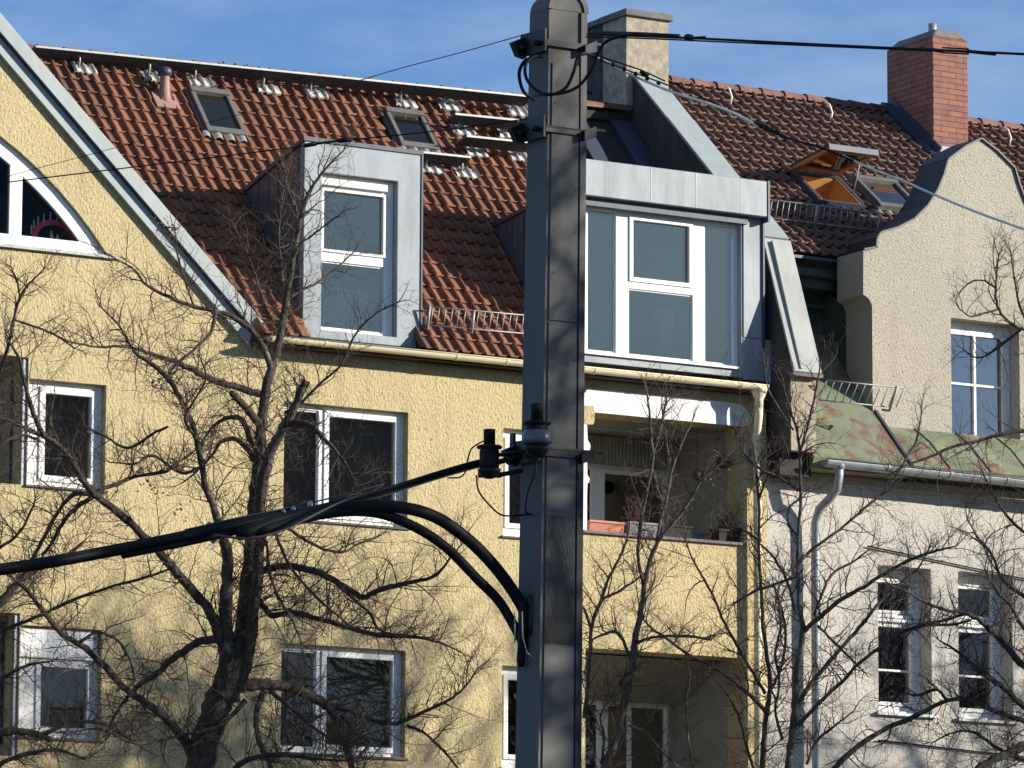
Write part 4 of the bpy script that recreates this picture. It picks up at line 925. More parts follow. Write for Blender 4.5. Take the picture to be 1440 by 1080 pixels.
def band(py, h=.035, plates=True):
    z = atD(785, py, DP).z; a, b = ring(z, .022), ring(z+h, .022); ai, bi = ring(z, .0005), ring(z+h, .0005); m = MB()
    for i in range(4):
        j = (i+1) % 4; m.hexa([a[i], a[j], ai[j], ai[i]], [b[i], b[j], bi[j], bi[i]])
    B = m.build('clamp_band', 'iron', MAST)
    if plates:
        p = MB(); r_ = ring(z)
        x0 = r_[0][0]-.022; y0, y1_ = r_[0][1], r_[3][1]
        p.prism([(y0-.02, z-.03), (y0-.02, z+h+.055), (y1_+.03, z+h+.07), (y1_+.05, z+h+.0), (y1_+.02, z-.02)], 'x', x0-.012, x0)
        for yy in (y0+.04, y1_-.02): p.lathe((x0-.05, yy, z+.02), [(.016, 0), (.016, .04)], 8, 'x')
        p.hexa([(x0-.05, y1_-.01, z-.02), (x0-.0, y1_-.01, z-.03), (x0-.0, y1_+.03, z-.03), (x0-.05, y1_+.03, z-.02)], [(x0-.085, y1_-.01, z+.05), (x0-.0, y1_-.01, z+.09), (x0-.0, y1_+.03, z+.09), (x0-.085, y1_+.03, z+.05)])
        p.build('clamp_plate', 'iron', B); p = MB(); x1 = r_[1][0]+.022
        p.hexa([(x1-.06, y0-.05, z-.03), (x1+.012, y0-.05, z-.005), (x1+.012, y0-.02, z-.005), (x1-.06, y0-.02, z-.03)], [(x1-.06, y0-.05, z+.02), (x1+.012, y0-.05, z+.055), (x1+.012, y0-.02, z+.055), (x1-.06, y0-.02, z+.02)])
        p.box(x1+.0125, x1+.07, y0-.05, y0-.038, z+.03, z+.042)
        p.build('clamp_arm', 'iron', B)
    return B
band(56); band(182); band(650)
band(176, .012, False); band(640, .012, False)
def cableobj(name, pix, rad, mat, label=None, cat=None, parent=None, sides=8, dd=None, group=None):
    pts = []
    for q in pix: pts.append(atD(q[0], q[1], q[2] if len(q) > 2 else DP-.2))
    pts = smooth(pts)
    m = MB(); m.tube(pts, rad, sides)
    if parent is not None: return m.build(name, mat, parent)
    o = m.build(name, mat, None, origin=pts[0]); return tag(o, label, cat, group)
def smooth(p, k=6):
    if len(p) < 3: return p
    out_ = []; q = [p[0]*2-p[1]]+list(p)+[p[-1]*2-p[-2]]
    for i in range(1, len(q)-2):
        for j in range(k):
            t = j/k; a, b, c, d_ = q[i-1], q[i], q[i+1], q[i+2]
            out_.append(.5*((2*b)+(c-a)*t+(a*2-b*5+c*4-d_)*t*t+(b*3-a-c*3+d_)*t**3))
    out_.append(p[-1]); return out_
K = DP/6900
# cable loops at the top
cableobj('cable_loop', [(764, 80, 25.9), (750, 80, 25.8), (739, 92, 25.75), (741, 112, 25.7), (757, 128, 25.65), (775, 133, 25.65), (795, 124, 25.65), (806, 103, 25.65), (812, 82, 25.7), (820, 75, 25.8), (832, 78, 25.9), (841, 81, 25.9)], 2.4*K, 'rubber', parent=MAST)
cableobj('cable_loop', [(750, 140, 26.1), (736, 128, 26.0), (730, 105, 25.9), (736, 88, 25.8), (748, 81, 25.8)], 2.6*K, 'rubber', parent=MAST)
cableobj('cable_loop', [(745, 137, 26.1), (760, 133, 25.65), (790, 131, 25.6), (815, 120, 25.6), (833, 95, 25.6), (842, 72, 25.6), (855, 57, 25.6), (880, 50, 25.6), (905, 48, 25.6)], 2.2*K, 'rubber', parent=MAST)
cableobj('cable_loop', [(670, 668, 25.8), (673, 690, 25.8), (688, 710, 25.8), (705, 724, 25.8), (725, 725, 25.8), (745, 723, 25.85)], 1.3*K, 'rubber', parent=MAST)
cableobj('cable_loop', [(755, 640, 25.75), (752, 665, 25.7), (743, 690, 25.7), (739, 715, 25.7), (742, 722, 25.75), (752, 724, 25.9)], 1.4*K, 'rubber', parent=MAST)
cableobj('cable_loop', [(680, 620, 25.8), (664, 630, 25.8), (658, 645, 25.8), (655, 662, 25.8), (647, 671, 25.8), (630, 672, 25.7)], 1.1*K, 'rubber', parent=MAST)
# insulators
def insulator(px, py, sc, label, white=False):
    c = atD(px, py, 25.72); o = thing('insulator', label, 'insulator', tuple(c), 'insulators at the mast'); s = K*sc
    m = MB(); m.lathe(c, [(8*s, 34*s), (9*s, 34*s), (9*s, 60*s), (8.5*s, 61*s)], 18); m.build('terminal_sleeve', 'rubber', o)
    m = MB(); m.lathe(c, [(14*s, 0), (15*s, 2*s), (15*s, 28*s), (13*s, 31*s), (19*s, 32*s), (20*s, 34*s), (18*s, 36*s), (9*s, 36.5*s)], 20); m.build('housing', 'rubber', o)
    if white: m = MB(); m.lathe(c, [(15.2*s, 4*s), (20*s, 5*s), (21*s, 8*s), (21*s, 20*s), (18*s, 23*s), (15.2*s, 23*s)], 20); m.build('porcelain_ring', 'porc', o)
    m = MB(); m.lathe(c, [(6*s, -14*s), (13*s, -10*s), (17*s, -4*s), (18*s, 0), (15*s, .5*s)], 18); m.build('foot', 'iron', o)
insulator(688, 660, .92, 'black cylindrical insulator on the cable left of the mast')
insulator(755, 629, 1.0, 'insulator with a pale porcelain ring fixed to the mast front', True)
m = MB()
for a, b, r in (((700, 650), (735, 640), 4), ((700, 668), (735, 662), 3.5), ((672, 668), (705, 668), 4), ((700, 640), (760, 632), 3)): m.tube([atD(*a, 25.85), atD(*b, 25.85)], r*K, 8)
m.box(*(lambda p: (p.x-.03, p.x+.03, p.y-.05, p.y+.1, p.z-.05, p.z+.07))(atD(735, 652, 26.0)))
m.tube([atD(724, 638, 25.8), atD(724, 612, 25.8)], 1.2*K, 5); m.box(*(lambda p: (p.x-.02, p.x-.006, p.y-.02, p.y+.02, p.z-.025, p.z+.03))(atD(724, 618, 25.8)))
m.build('cantilever_bracket', 'iron', MAST)
# cable entry box with strap on the left face
m = MB(); a = atD(735, 935, 25.74)
m.tube([atD(737, 845, 25.70), atD(735, 885, 25.70), atD(734, 905, 25.70), atD(732, 930, 25.70), atD(733, 938, 25.70)], [5*K, 6*K, 6*K, 6*K, 4*K], 10); m.build('cable_boot', 'rubber', MAST)
m = MB(); m.tube([atD(734, 860, 25.62), atD(735, 895, 25.60), atD(741, 918, 25.60), atD(752, 926, 25.62), atD(752, 932, 25.62)], 1.0*K, 5); m.tube([atD(724, 860, 25.62), atD(724, 905, 25.62)], 1.0*K, 5); m.build('strap', 'steel', MAST)
m = MB(); m.lathe(atD(748, 850, 25.74), [(9*K, -.16), (10*K, -.10), (10*K, .03), (6*K, .05)], 12); m.build('cable_inlet', 'iron', MAST)

# overhead wires
cableobj('overhead_wire', [(826, 48, 25.95), (980, 54, 25.4), (1180, 64, 24.6), (1460, 77, 23.6)], 1.7*K, 'rubber', 'thick twin overhead wire running right from the mast top past the brick chimney', 'wire', group='overhead wires')
m = MB(); m.tube([atD(830, 46, 25.9), atD(900, 48, 25.7), atD(955, 51, 25.5)], 3.1*K, 8)
m.lathe(atD(969, 53, 25.45), [(3*K, -7*K), (5*K, -4*K), (5*K, 4*K), (3*K, 7*K)], 10, 'x'); m.tube([atD(975, 53, 25.4), atD(992, 52, 25.35)], 1.6*K, 6)
m.tube([atD(1296, 68, 24.2), atD(1325, 72, 24.1)], 2.4*K, 6); m.tube([atD(1325, 67, 24.1), atD(1362, 69, 24.0)], 1.1*K, 6); m.tube([atD(1325, 74, 24.1), atD(1362, 76, 24.0)], 1.1*K, 6); m.tube([atD(1360, 72, 24.0), atD(1400, 76, 23.9)], 2.4*K, 6)
m.build('wire_tensioner', 'iron', None, origin=atD(969, 53, 25.45)); tag(bpy.data.objects['wire_tensioner'], 'black sleeves and turnbuckle fixed on the thick wire right of the mast', 'tensioner')
cableobj('overhead_wire', [(824, 52, 25.95), (905, 54, 25.65), (1040, 60, 25.1), (1320, 72, 24.1)], 1.1*K, 'rubber', 'thin lower companion wire just beneath the thick wire right of the mast', 'wire', group='overhead wires')
cableobj('overhead_wire', [(736, 49, 26), (640, 76, 27.5), (560, 97, 29), (457, 128, 31)], .8*K, 'rubber', 'thin wire crossing the blue sky left of the mast top', 'wire', group='overhead wires')
cableobj('overhead_wire', [(457, 127, 31), (400, 144, 31), (250, 184, 31), (120, 219, 31), (25, 244, 31), (-30, 262, 31)], .55*K, 'rubber', 'faint thin wire crossing the left skylight and the grey verge board', 'wire', group='overhead wires')
cableobj('overhead_wire', [(742, 167, 26), (640, 181, 26.2), (560, 190, 26.4), (490, 197, 26.6), (430, 205, 26.7), (360, 214, 26.8), (170, 237, 27.2), (-20, 260, 27.6)], 1.0*K, 'rubber', 'black wire with two dark insulators sagging left above the narrow dormer', 'wire', group='overhead wires')
m = MB(); m.tube([atD(495, 196, 26.55), atD(476, 198, 26.55)], 3.6*K, 8); m.tube([atD(445, 202, 26.6), atD(428, 205, 26.6)], 3.2*K, 8); m.tube([atD(476, 198, 26.55), atD(445, 202, 26.6)], 1.7*K, 6)
m.build('wire_insulator', 'rubber', None, origin=atD(460, 200, 26.55)); tag(bpy.data.objects['wire_insulator'], 'pair of black strain insulators on the wire in front of the narrow dormer top', 'insulator')
cableobj('overhead_cable', [(838, 80, 25.9), (870, 96, 25.8), (905, 113, 25.7), (950, 131, 25.6), (1000, 147, 25.5), (1040, 163, 25.4), (1070, 180, 25.3)], 1.9*K, 'wcable', 'pale sheathed cable sloping down to the right in front of the fire wall coping', 'cable', group='overhead cables')
cableobj('overhead_cable', [(1068, 178, 25.3), (1110, 195, 25.2), (1150, 206, 25.1), (1200, 226, 25.0)], 1.5*K, 'rubber', 'grey black middle length of the sloping cable above the open skylight', 'cable', group='overhead cables')
cableobj('overhead_cable', [(1185, 219, 25.05), (1230, 239, 24.95), (1270, 254, 24.85), (1305, 270, 24.75), (1370, 297, 24.6), (1450, 326, 24.4)], 1.6*K, 'wcable', 'pale lower length of the sloping cable ending over the curved gable', 'cable', group='overhead cables')
m = MB()
for a, b in (((840, 78), (900, 98)), ((900, 98), (935, 114)), ((842, 84), (940, 120)), ((940, 114), (1010, 148))): m.tube([atD(*a, 25.75), atD(*b, 25.65)], 1.2*K, 5)
for k in range(6): p = atD(846+k*16, 84+k*6.6, 25.7); m.lathe(p, [(3.4*K, -1.4*K), (3.4*K, 1.4*K)], 8, 'x')
p = atD(908, 104, 25.7); m.tube([atD(900, 100, 25.7), atD(912, 107, 25.7)], 3*K, 6)
for k in range(4): m.tube([atD(1060+k*6, 172+k*2, 25.3), atD(1078+k*6, 182+k*2, 25.28)], 1.5*K, 5)
m.build('cable_clamps', 'rubber', None, origin=atD(870, 92, 25.7)); tag(bpy.data.objects['cable_clamps'], 'black ties and thin wires wound round the pale cable right of the mast', 'cable ties')
# heavy feeder bundle
m = MB(); spine = [(-40, 806, 24.2), (60, 792, 24.5), (170, 772, 24.8), (260, 754, 25.0), (340, 736, 25.2), (410, 722, 25.35), (470, 708, 25.5), (540, 690, 25.6), (610, 668, 25.7), (665, 652, 25.8), (700, 645, 25.85)]
def off(l, dx, dy, i0=0, i1=None, dz=0): return smooth([atD(a+dx, b+dy, c+dz) for a, b, c in l[i0:i1]])
for dx, dy, r, i0, i1, dz in ((0, -4, 4.2, 0, 6, 0), (0, 4, 4.6, 0, 6, .02), (0, 0, 5, 0, 6, -.03), (2, 9, 5, 2, 6, 0), (0, -1, 3.0, 4, None, 0), (0, 4, 3.2, 4, None, .02)): m.tube(off(spine, dx, dy, i0, i1, dz), r*K, 10)
FB = m.build('feeder_cable', 'rubber', None, origin=atD(340, 736, 25.2)); tag(FB, 'thick bundle of black feeder cables sweeping from the left edge to the mast', 'cable', group='overhead cables')
m = MB(); m.tube(off(spine, 0, -9, 3, 8), 1.2*K, 5); m.tube(off([(300, 752, 25), (350, 757, 25.1), (400, 745, 25.2), (450, 720, 25.3), (490, 702, 25.4), (560, 682, 25.5)], 0, 0, 0, None, -.1), 1.6*K, 6)
m.tube(off(spine, 0, 7, 6, None, -.05), 1.1*K, 5); m.build('messenger_wire', 'grate', FB)
for px, py in ((70, 790), (132, 779), (222, 761), (294, 742), (300, 756), (412, 718), (436, 710), (398, 722)):
    p = atD(px, py, 24.9+px/1000); m = MB().lathe(p, [(8.2*K if px < 380 else 6*K, -1.2*K), (8.2*K if px < 380 else 6*K, 1.2*K)], 10, 'x'); m.build('cable_tie', 'gutterg', FB)
for nm, l, r in (('arch_hose', [(335, 752, 25.1), (420, 724, 25.3), (500, 712, 25.4), (560, 713, 25.5), (610, 726, 25.6), (655, 756, 25.7), (695, 796, 25.75), (730, 845, 25.8), (754, 896, 25.72)], 8.6), ('arch_hose', [(360, 748, 25.15), (450, 724, 25.3), (520, 720, 25.45), (575, 737, 25.55), (625, 768, 25.65), (672, 815, 25.7), (705, 850, 25.78), (740, 912, 25.72)], 7)):
    cableobj(nm, l, r*K, 'rubber', parent=FB, sides=12)
# ================================================================= TREES
def rv(s=1): return Vector((random.gauss(0, s), random.gauss(0, s), random.gauss(0, s)))
class Tree:
    def __init__(s, D, seed): s.D = D; s.dens = 1.0; s.ws = 1.0; s.k = D/6900; s.big = MB(); s.tw = MB(); s.tips = MB(); s.lf = MB(); s.pts = []; s.rng = random.Random(seed); s.ntw = 0
    def depth_at(s, px, py):
        best = None
        for (a, b, d, r) in s.pts:
            q = (a-px)**2+(b-py)**2
            if best is None or q < best[0]: best = (q, d)
        return best[1] if best and best[0] < 70**2 else s.D
    def limb(s, pix, twigs=1.0, tl=60, drift=None, mb=None, wob=.7, ground=False, curl=.35, end_bush=True):
        """pix: (px, py, width_px)"""
        rng = s.rng; d0 = s.depth_at(pix[0][0], pix[0][1]); drift = rng.uniform(-1.2, 1.2) if drift is None else drift
        Ls = [0]
        for a, b in zip(pix[:-1], pix[1:]): Ls.append(Ls[-1]+math.hypot(a[0]-b[0], a[1]-b[1]))
        P = []; Wd = []; tot = max(Ls[-1], 1); ws = []
        for i, q in enumerate(pix):
            if len(q) > 2: ws.append((Ls[i], q[2]*(s.ws if q[2] > 4 else 1)))
        def wid(l):
            for (a, wa), (b, wb) in zip(ws[:-1], ws[1:]):
                if l <= b: return wa+(wb-wa)*(l-a)/max(1e-6, b-a)
            return ws[-1][1]
        for i, q in enumerate(pix):
            P.append(Vector((q[0], q[1], d0+drift*Ls[i]/tot*min(1, tot/250))))
        if ws[0][0] > 0: ws.insert(0, (0, ws[0][1]))
        S = smooth(P, 5); n = len(S); W3 = []; rad = []; l = 0; 
        for i, p in enumerate(S):
            if i: l += math.hypot(p.x-S[i-1].x, p.y-S[i-1].y)
            wd = wid(min(l, tot)); jj = wob*min(1.2, .25+wd*.06)
            px, py = (p.x+rng.gauss(0, jj), p.y+rng.gauss(0, jj)) if 0 < i else (p.x, p.y)
            W3.append(atD(px, py, p.z)); rad.append(max(.35, wd/2*rng.uniform(.95, 1.07))*s.k); s.pts.append((px, py, p.z, wd))
        m = mb or s.big; m.tube(W3, rad, 10 if ws[0][1] > 8 else 6)
        # twigs
        l = 0; nxt = rng.uniform(4, 12)
        for i in range(1, n):
            seg = math.hypot(S[i].x-S[i-1].x, S[i].y-S[i-1].y); l += seg
            while nxt < l:
                f = 1-(l-nxt)/max(seg, 1e-6); p = W3[i-1].lerp(W3[i], max(0, min(1, f))); t = (W3[i]-W3[i-1]).normalized(); r = rad[i]
                ln = tl*1.35*s.k*rng.uniform(.3, 1.4)*(1.0 if r/s.k > 3 else .8)
                s.twig(p, t, min(r*.6, rng.uniform(.6, 1.25)*s.k), ln, 0, curl)
                nxt += rng.uniform(3.6, 10.5)/twigs/s.dens
        if end_bush and ws[-1][1] < 5:
            for _ in range(2): s.twig(W3[-1], (W3[-1]-W3[-2]).normalized(), .8*s.k, tl*s.k*rng.uniform(.6, 1), 0, curl, .35)
        return s
    def twig(s, p, t, r, ln, lev, curl=.35, spread=1.0):
        rng = s.rng
        if lev == 0: s.ntw += 1
        az = rng.uniform(0, 2*math.pi); u = t.orthogonal().normalized(); v = t.cross(u); side = u*math.cos(az)+v*math.sin(az)
        side -= FW*side.dot(FW)*.55
        d = (t*rng.uniform(.2, .9)+side*spread+Vector((0, 0, .25))).normalized(); n = max(3, min(8, int(ln/(.055)))); st = ln/n; pts = [p]; bend = Vector((rng.gauss(0, curl), rng.gauss(0, curl), rng.gauss(.08, curl)))
        for i in range(n):
            d = (d+bend*.35+Vector((rng.gauss(0, .17), rng.gauss(0, .17), rng.gauss(0, .17)))).normalized(); p = p+d*st*rng.uniform(.8, 1.2); pts.append(p)
        rad = [max(.2*s.k, r*(1-.72*i/n)) for i in range(n+1)]
        (s.tw if lev == 0 else s.tips).tube(pts, rad, 4 if lev == 0 else 3, cap=False)
        if lev < 2:
            for i in range(1, n+1):
                for _ in range(2 if (lev == 0 and rng.random() < .35) else 1):
                    if rng.random() < (.8 if lev == 0 else .42):
                        tt = (pts[i]-pts[i-1]).normalized(); s.twig(pts[i], tt, rad[i]*.7, ln*rng.uniform(.22, .52), lev+1, curl, .9)
    def leaves(s, px, py, n, sp=10):
        rng = s.rng; d = s.depth_at(px, py)
        for _ in range(n):
            c = atD(px+rng.gauss(0, sp), py+rng.gauss(0, sp), d); a = rng.random()*6; u = Vector((math.cos(a), math.sin(a)*.5, math.sin(a))).normalized()*.022; v = Vector((-u.z, rng.uniform(-.01, .01), u.x))*.55
            s.lf.add([c-u, c-v*.9+Vector((0, .004, 0)), c+u, c+v+Vector((0, -.004, 0))], [(0, 1, 2, 3)])
    def trunk_down(s, pix, w):
        """carry the trunk from its lowest traced point to the pavement"""
        a = atD(pix[0], pix[1], s.D); b = Vector((a.x+.1, a.y, .05)); m = s.big; pts = [b]; rad = [w*1.5*s.k/2*1.25]
        for i in range(1, 8): f = i/8; q = b.lerp(a, f)+Vector((.05*math.sin(5*f), 0, 0)); pts.append(q); rad.append(w*s.k/2*(1.5-.5*f))
        pts.append(a); rad.append(w*s.k/2); m.tube(pts, rad, 12); s.base = b
    def finish(s, name, label, group='bare street trees before the houses', bark_='bark', twig_='twig', tips_='twig'):
        T = thing(name, label, 'tree', tuple(s.base), group)
        s.big.build('trunk', bark_, T); s.tw.build('branches', twig_, T)
        if s.tips.v: s.tips.build('twigs', tips_, T)
        if s.lf.v: s.lf.build('withered_leaves', 'leaf', T)
        return T

A = Tree(49.0, 3)
A.trunk_down((275, 1110), 44)
A.limb([(275, 1110, 44), (288, 1050, 41), (303, 1000, 40), (320, 960, 40), (330, 925, 38), (335, 895, 30)], .35, 30, 0, wob=1)
A.limb([(335, 960, 26), (341, 890, 21), (347, 820, 20), (352, 765, 18), (359, 700, 19), (365, 650, 18), (367, 610, 15), (370, 575, 14), (376, 535, 13), (385, 508, 12), (397, 455, 11), (404, 410, 10), (413, 360, 8), (424, 300, 7), (438, 265, 5), (460, 235, 3), (483, 212, 2)], .8, 55, .6)
A.limb([(326, 985, 24), (321, 945, 24), (317, 880, 19), (319, 820, 17), (318, 770, 15), (303, 722, 10), (288, 680, 9), (278, 625, 9), (271, 597, 8), (256, 565, 7), (236, 532, 7), (212, 510, 6), (192, 498, 5), (178, 475, 4), (165, 455, 3), (140, 430, 2)], 1.0, 60, -1)
A.limb([(336, 972, 18), (348, 925, 18), (357, 860, 16), (362, 800, 15), (366, 750, 15), (367, 700, 16), (376, 650, 15), (386, 625, 14), (400, 600, 13), (415, 570, 12), (424, 548, 12), (431, 536, 11)], 1.3, 50, -.5)
A.limb([(402, 597, 8), (420, 594, 8), (440, 600, 8), (452, 612, 7), (466, 628, 6), (486, 652, 4), (500, 680, 3), (512, 705, 2)], 1.3, 55, -1)
A.limb([(383, 520, 10), (370, 488, 9), (358, 470, 8), (346, 458, 8), (325, 445, 7), (304, 438, 6), (273, 431, 6), (237, 417, 5), (205, 400, 4), (190, 380, 3), (165, 365, 2.4), (148, 355, 2)], 1.0, 55, -.8)
A.limb([(304, 440, 6), (295, 468, 5), (272, 492, 4.5), (250, 510, 4), (236, 528, 3)], .8, 40)
A.limb([(366, 555, 11), (335, 545, 10), (300, 535, 9), (279, 524, 9), (250, 510, 8), (225, 502, 6), (200, 493, 5), (170, 487, 4), (135, 488, 3), (95, 480, 2)], 1.1, 55, -.8)
A.limb([(368, 600, 12), (352, 580, 11), (338, 565, 10), (325, 552, 9)], .8, 40)
A.limb([(367, 640, 9), (352, 618, 8), (342, 592, 8), (325, 587, 7), (305, 595, 5), (290, 612, 4), (280, 630, 3)], 1, 45)
A.limb([(366, 655, 9), (348, 632, 8), (330, 617, 7), (310, 622, 6), (298, 640, 4), (280, 660, 3), (255, 680, 2)], 1, 45)
A.limb([(318, 925, 18), (306, 885, 15), (296, 862, 14), (281, 842, 14), (262, 820, 13), (242, 797, 13), (222, 775, 12), (196, 748, 11), (165, 720, 11), (135, 697, 10), (118, 678, 9), (104, 654, 8), (83, 627, 8), (62, 612, 7), (50, 588, 7), (40, 560, 6), (33, 530, 5), (25, 500, 4), (8, 475, 3)], 1.0, 60, -1.2)
A.limb([(130, 696, 7), (104, 695, 7), (80, 722, 6), (64, 752, 6), (50, 778, 5), (30, 812, 4)], 1.2, 55)
A.limb([(131, 699, 7), (104, 716, 7), (85, 740, 6), (72, 765, 5), (60, 780, 5)], 1.0, 55)
A.limb([(135, 692, 6), (165, 680, 6), (195, 669, 5), (230, 664, 5), (252, 650, 4), (275, 632, 3)], 1.3, 55)
A.limb([(62, 614, 5), (40, 605, 5), (20, 594, 4), (-10, 585, 3)], 1.3, 50)
A.limb([(316, 900, 13), (300, 899, 12), (277, 904, 11), (258, 916, 11), (242, 927, 10), (217, 950, 9), (200, 959, 8), (185, 974, 7), (172, 990, 5), (158, 1012, 4), (150, 1030, 3)], 1.2, 55, .4)
A.limb([(270, 1062, 15), (258, 1040, 14), (236, 1012, 11), (208, 990, 11), (178, 970, 10), (150, 940, 10), (120, 912, 9), (88, 892, 8), (62, 862, 7), (40, 832, 6), (20, 815, 5), (0, 800, 3)], 1.2, 60, -1)
A.limb([(333, 962, 22), (352, 962, 18), (375, 962, 16), (400, 965, 15), (425, 972, 15), (448, 985, 15), (465, 998, 13), (478, 1030, 11), (490, 1060, 10), (500, 1100, 9)], 1.2, 60, .8)
A.limb([(466, 992, 8), (490, 999, 8), (520, 1010, 7), (550, 1018, 6), (572, 1012, 6), (600, 999, 5), (630, 985, 4), (655, 965, 3), (672, 940, 2)], 1.4, 60)
A.limb([(480, 1005, 7), (500, 1030, 6), (520, 1045, 5), (505, 1062, 4)], 1, 50)
A.limb([(374, 968, 9), (364, 990, 9), (360, 1020, 8), (366, 1045, 8), (380, 1078, 7), (392, 1100, 6)], .8, 50)
A.limb([(380, 972, 7), (405, 992, 6), (435, 1018, 5), (470, 1042, 4), (500, 1052, 3)], 1.3, 55)
A.limb([(572, 1020, 5), (595, 1030, 4), (620, 1052, 4), (640, 1075, 3), (660, 1100, 3)], 1.2, 50)
A.limb([(350, 845, 14), (354, 824, 14), (364, 806, 12), (385, 798, 10), (410, 796, 10), (438, 802, 10), (462, 812, 9), (488, 828, 9), (511, 840, 8), (535, 829, 8), (570, 820, 7), (605, 813, 5), (622, 800, 4), (636, 780, 3), (650, 765, 2)], 1.1, 60, -.6)
A.limb([(470, 818, 5), (498, 843, 5), (520, 862, 4), (533, 885, 4), (560, 893, 3), (600, 896, 2)], 1.1, 55)
A.limb([(350, 820, 9), (360, 838, 9), (372, 855, 9), (384, 866, 8), (410, 862, 8), (440, 868, 7), (480, 880, 7), (530, 893, 7), (580, 895, 5), (622, 905, 3), (650, 918, 2)], 1.2, 60, -.8)
A.limb([(330, 1082, 10), (345, 1070, 8), (375, 1062, 6), (410, 1063, 5), (450, 1068, 4), (490, 1070, 3)], 1.5, 55)
A.limb([(394, 735, 5), (405, 742, 5), (430, 760, 5), (455, 772, 4), (483, 776, 4), (505, 764, 3), (530, 757, 2)], 1.1, 55)
A.limb([(385, 742, 5), (395, 770, 5), (410, 800, 4), (440, 835, 4), (470, 862, 3), (492, 880, 3)], 1.1, 50)
A.limb([(375, 760, 4), (378, 800, 4), (392, 840, 4), (410, 870, 4), (425, 905, 3)], 1.1, 50)
A.limb([(412, 365, 4), (420, 345, 3), (440, 330, 3), (455, 318, 2.5), (480, 300, 2)], .9, 40)
A.limb([(404, 420, 5), (425, 408, 4), (445, 398, 4), (470, 380, 3), (500, 352, 2)], .9, 45)
A.limb([(400, 425, 4), (397, 380, 3), (392, 330, 3), (397, 280, 2.5), (405, 240, 2)], 1, 40)
A.limb([(424, 320, 4), (415, 290, 3), (403, 262, 3), (396, 225, 2)], .9, 40)
A.limb([(397, 470, 4), (372, 430, 4), (360, 390, 3), (345, 350, 2.5), (330, 320, 2)], 1.2, 50)
A.limb([(410, 580, 4), (450, 540, 4), (480, 512, 3), (500, 470, 3), (530, 440, 2.5), (560, 425, 2)], .8, 45)
A.limb([(500, 548, 0.1), (500, 548, .1)], 0, 0, end_bush=False) if False else None
A.limb([(278, 620, 5), (260, 590, 4), (275, 560, 3), (290, 530, 3), (280, 500, 2)], 1, 45)
A.limb([(236, 600, 4), (215, 610, 4), (180, 630, 4), (150, 615, 3), (120, 600, 2)], 1.1, 50)
A.limb([(285, 655, 5), (255, 665, 4), (215, 640, 4), (190, 652, 3), (155, 650, 2)], 1.1, 50)
A.limb([(345, 985, 8), (310, 1020, 5), (250, 1035, 4), (190, 1045, 4), (140, 1025, 3), (100, 1030, 2)], 1.3, 55)
A.limb([(110, 905, 5), (135, 890, 4), (165, 900, 4), (182, 925, 4), (190, 955, 3)], 1, 50)
for q in ((242, 322, 26, 7), (225, 318, 10, 5), (222, 540, 12, 6), (243, 548, 8, 5), (215, 690, 10, 9), (250, 720, 12, 9)): A.leaves(*q)
A.limb([(273, 430, 3), (262, 400, 3), (250, 360, 2.5), (246, 325, 2)], 1.3, 35)
A.finish('street_tree', 'largest bare tree, thick dark trunk left of the mast with wide crooked limbs')

B = Tree(49.5, 11); B.dens = .7; B.ws = .85
B.trunk_down((842, 1110), 17)
B.limb([(842, 1110, 16), (865, 1040, 14), (878, 990, 13), (888, 950, 12), (893, 900, 11), (903, 850, 10), (908, 812, 8), (918, 778, 7), (932, 752, 6), (955, 726, 5), (972, 700, 4), (986, 676, 4), (1002, 662, 3), (1015, 650, 2)], .9, 55, 0)
B.limb([(905, 822, 7), (898, 790, 6), (898, 760, 6), (903, 720, 5), (912, 680, 5), (918, 645, 4), (915, 605, 4), (912, 570, 3), (908, 545, 2)], .9, 50, -.4)
B.limb([(922, 770, 6), (928, 735, 5), (938, 700, 5), (944, 665, 5), (952, 640, 4), (964, 612, 3), (973, 593, 2)], .9, 50, .5)
B.limb([(930, 708, 5), (922, 678, 4), (916, 655, 3)], .5, 30)
B.limb([(942, 650, 4), (936, 620, 3), (934, 595, 3), (930, 565, 2)], 1.2, 45)
B.limb([(918, 640, 4), (926, 615, 3), (932, 590, 3), (938, 560, 2)], 1.2, 45)
B.limb([(822, 1010, 8), (826, 960, 7), (830, 920, 7), (832, 880, 6), (845, 845, 6), (855, 815, 5), (868, 790, 4), (880, 765, 3), (885, 740, 2)], 1.1, 50, .4)
B.limb([(831, 885, 5), (824, 862, 4), (816, 848, 3)], 1, 40)
B.limb([(846, 842, 4), (870, 832, 4), (895, 815, 3), (905, 808, 3)], 1, 40)
B.limb([(893, 905, 6), (905, 900, 5), (930, 895, 4), (970, 895, 4), (1000, 900, 3)], 1.2, 50)
B.limb([(888, 930, 6), (870, 890, 5), (850, 892, 4), (835, 898, 3)], 1.2, 50)
B.limb([(880, 980, 5), (872, 960, 4), (890, 945, 4), (860, 985, 3), (850, 1000, 2)], 1, 50)
B.limb([(885, 1020, 4), (905, 1030, 4), (930, 1055, 3), (955, 1080, 3)], 1.1, 50)
B.limb([(975, 1090, 3), (968, 1040, 3), (965, 990, 3), (970, 950, 2.5), (965, 930, 2)], 1.2, 40)
B.limb([(845, 1075, 4), (850, 1040, 4), (845, 1005, 3), (860, 980, 2)], 1.2, 50)
for q in ((1010, 662, 10, 10), (920, 745, 8, 12)): B.leaves(*q)
B.finish('street_tree', 'slender pale-barked young tree whose stems cross the upper loggia opening', bark_='barkp', tips_='twigr')

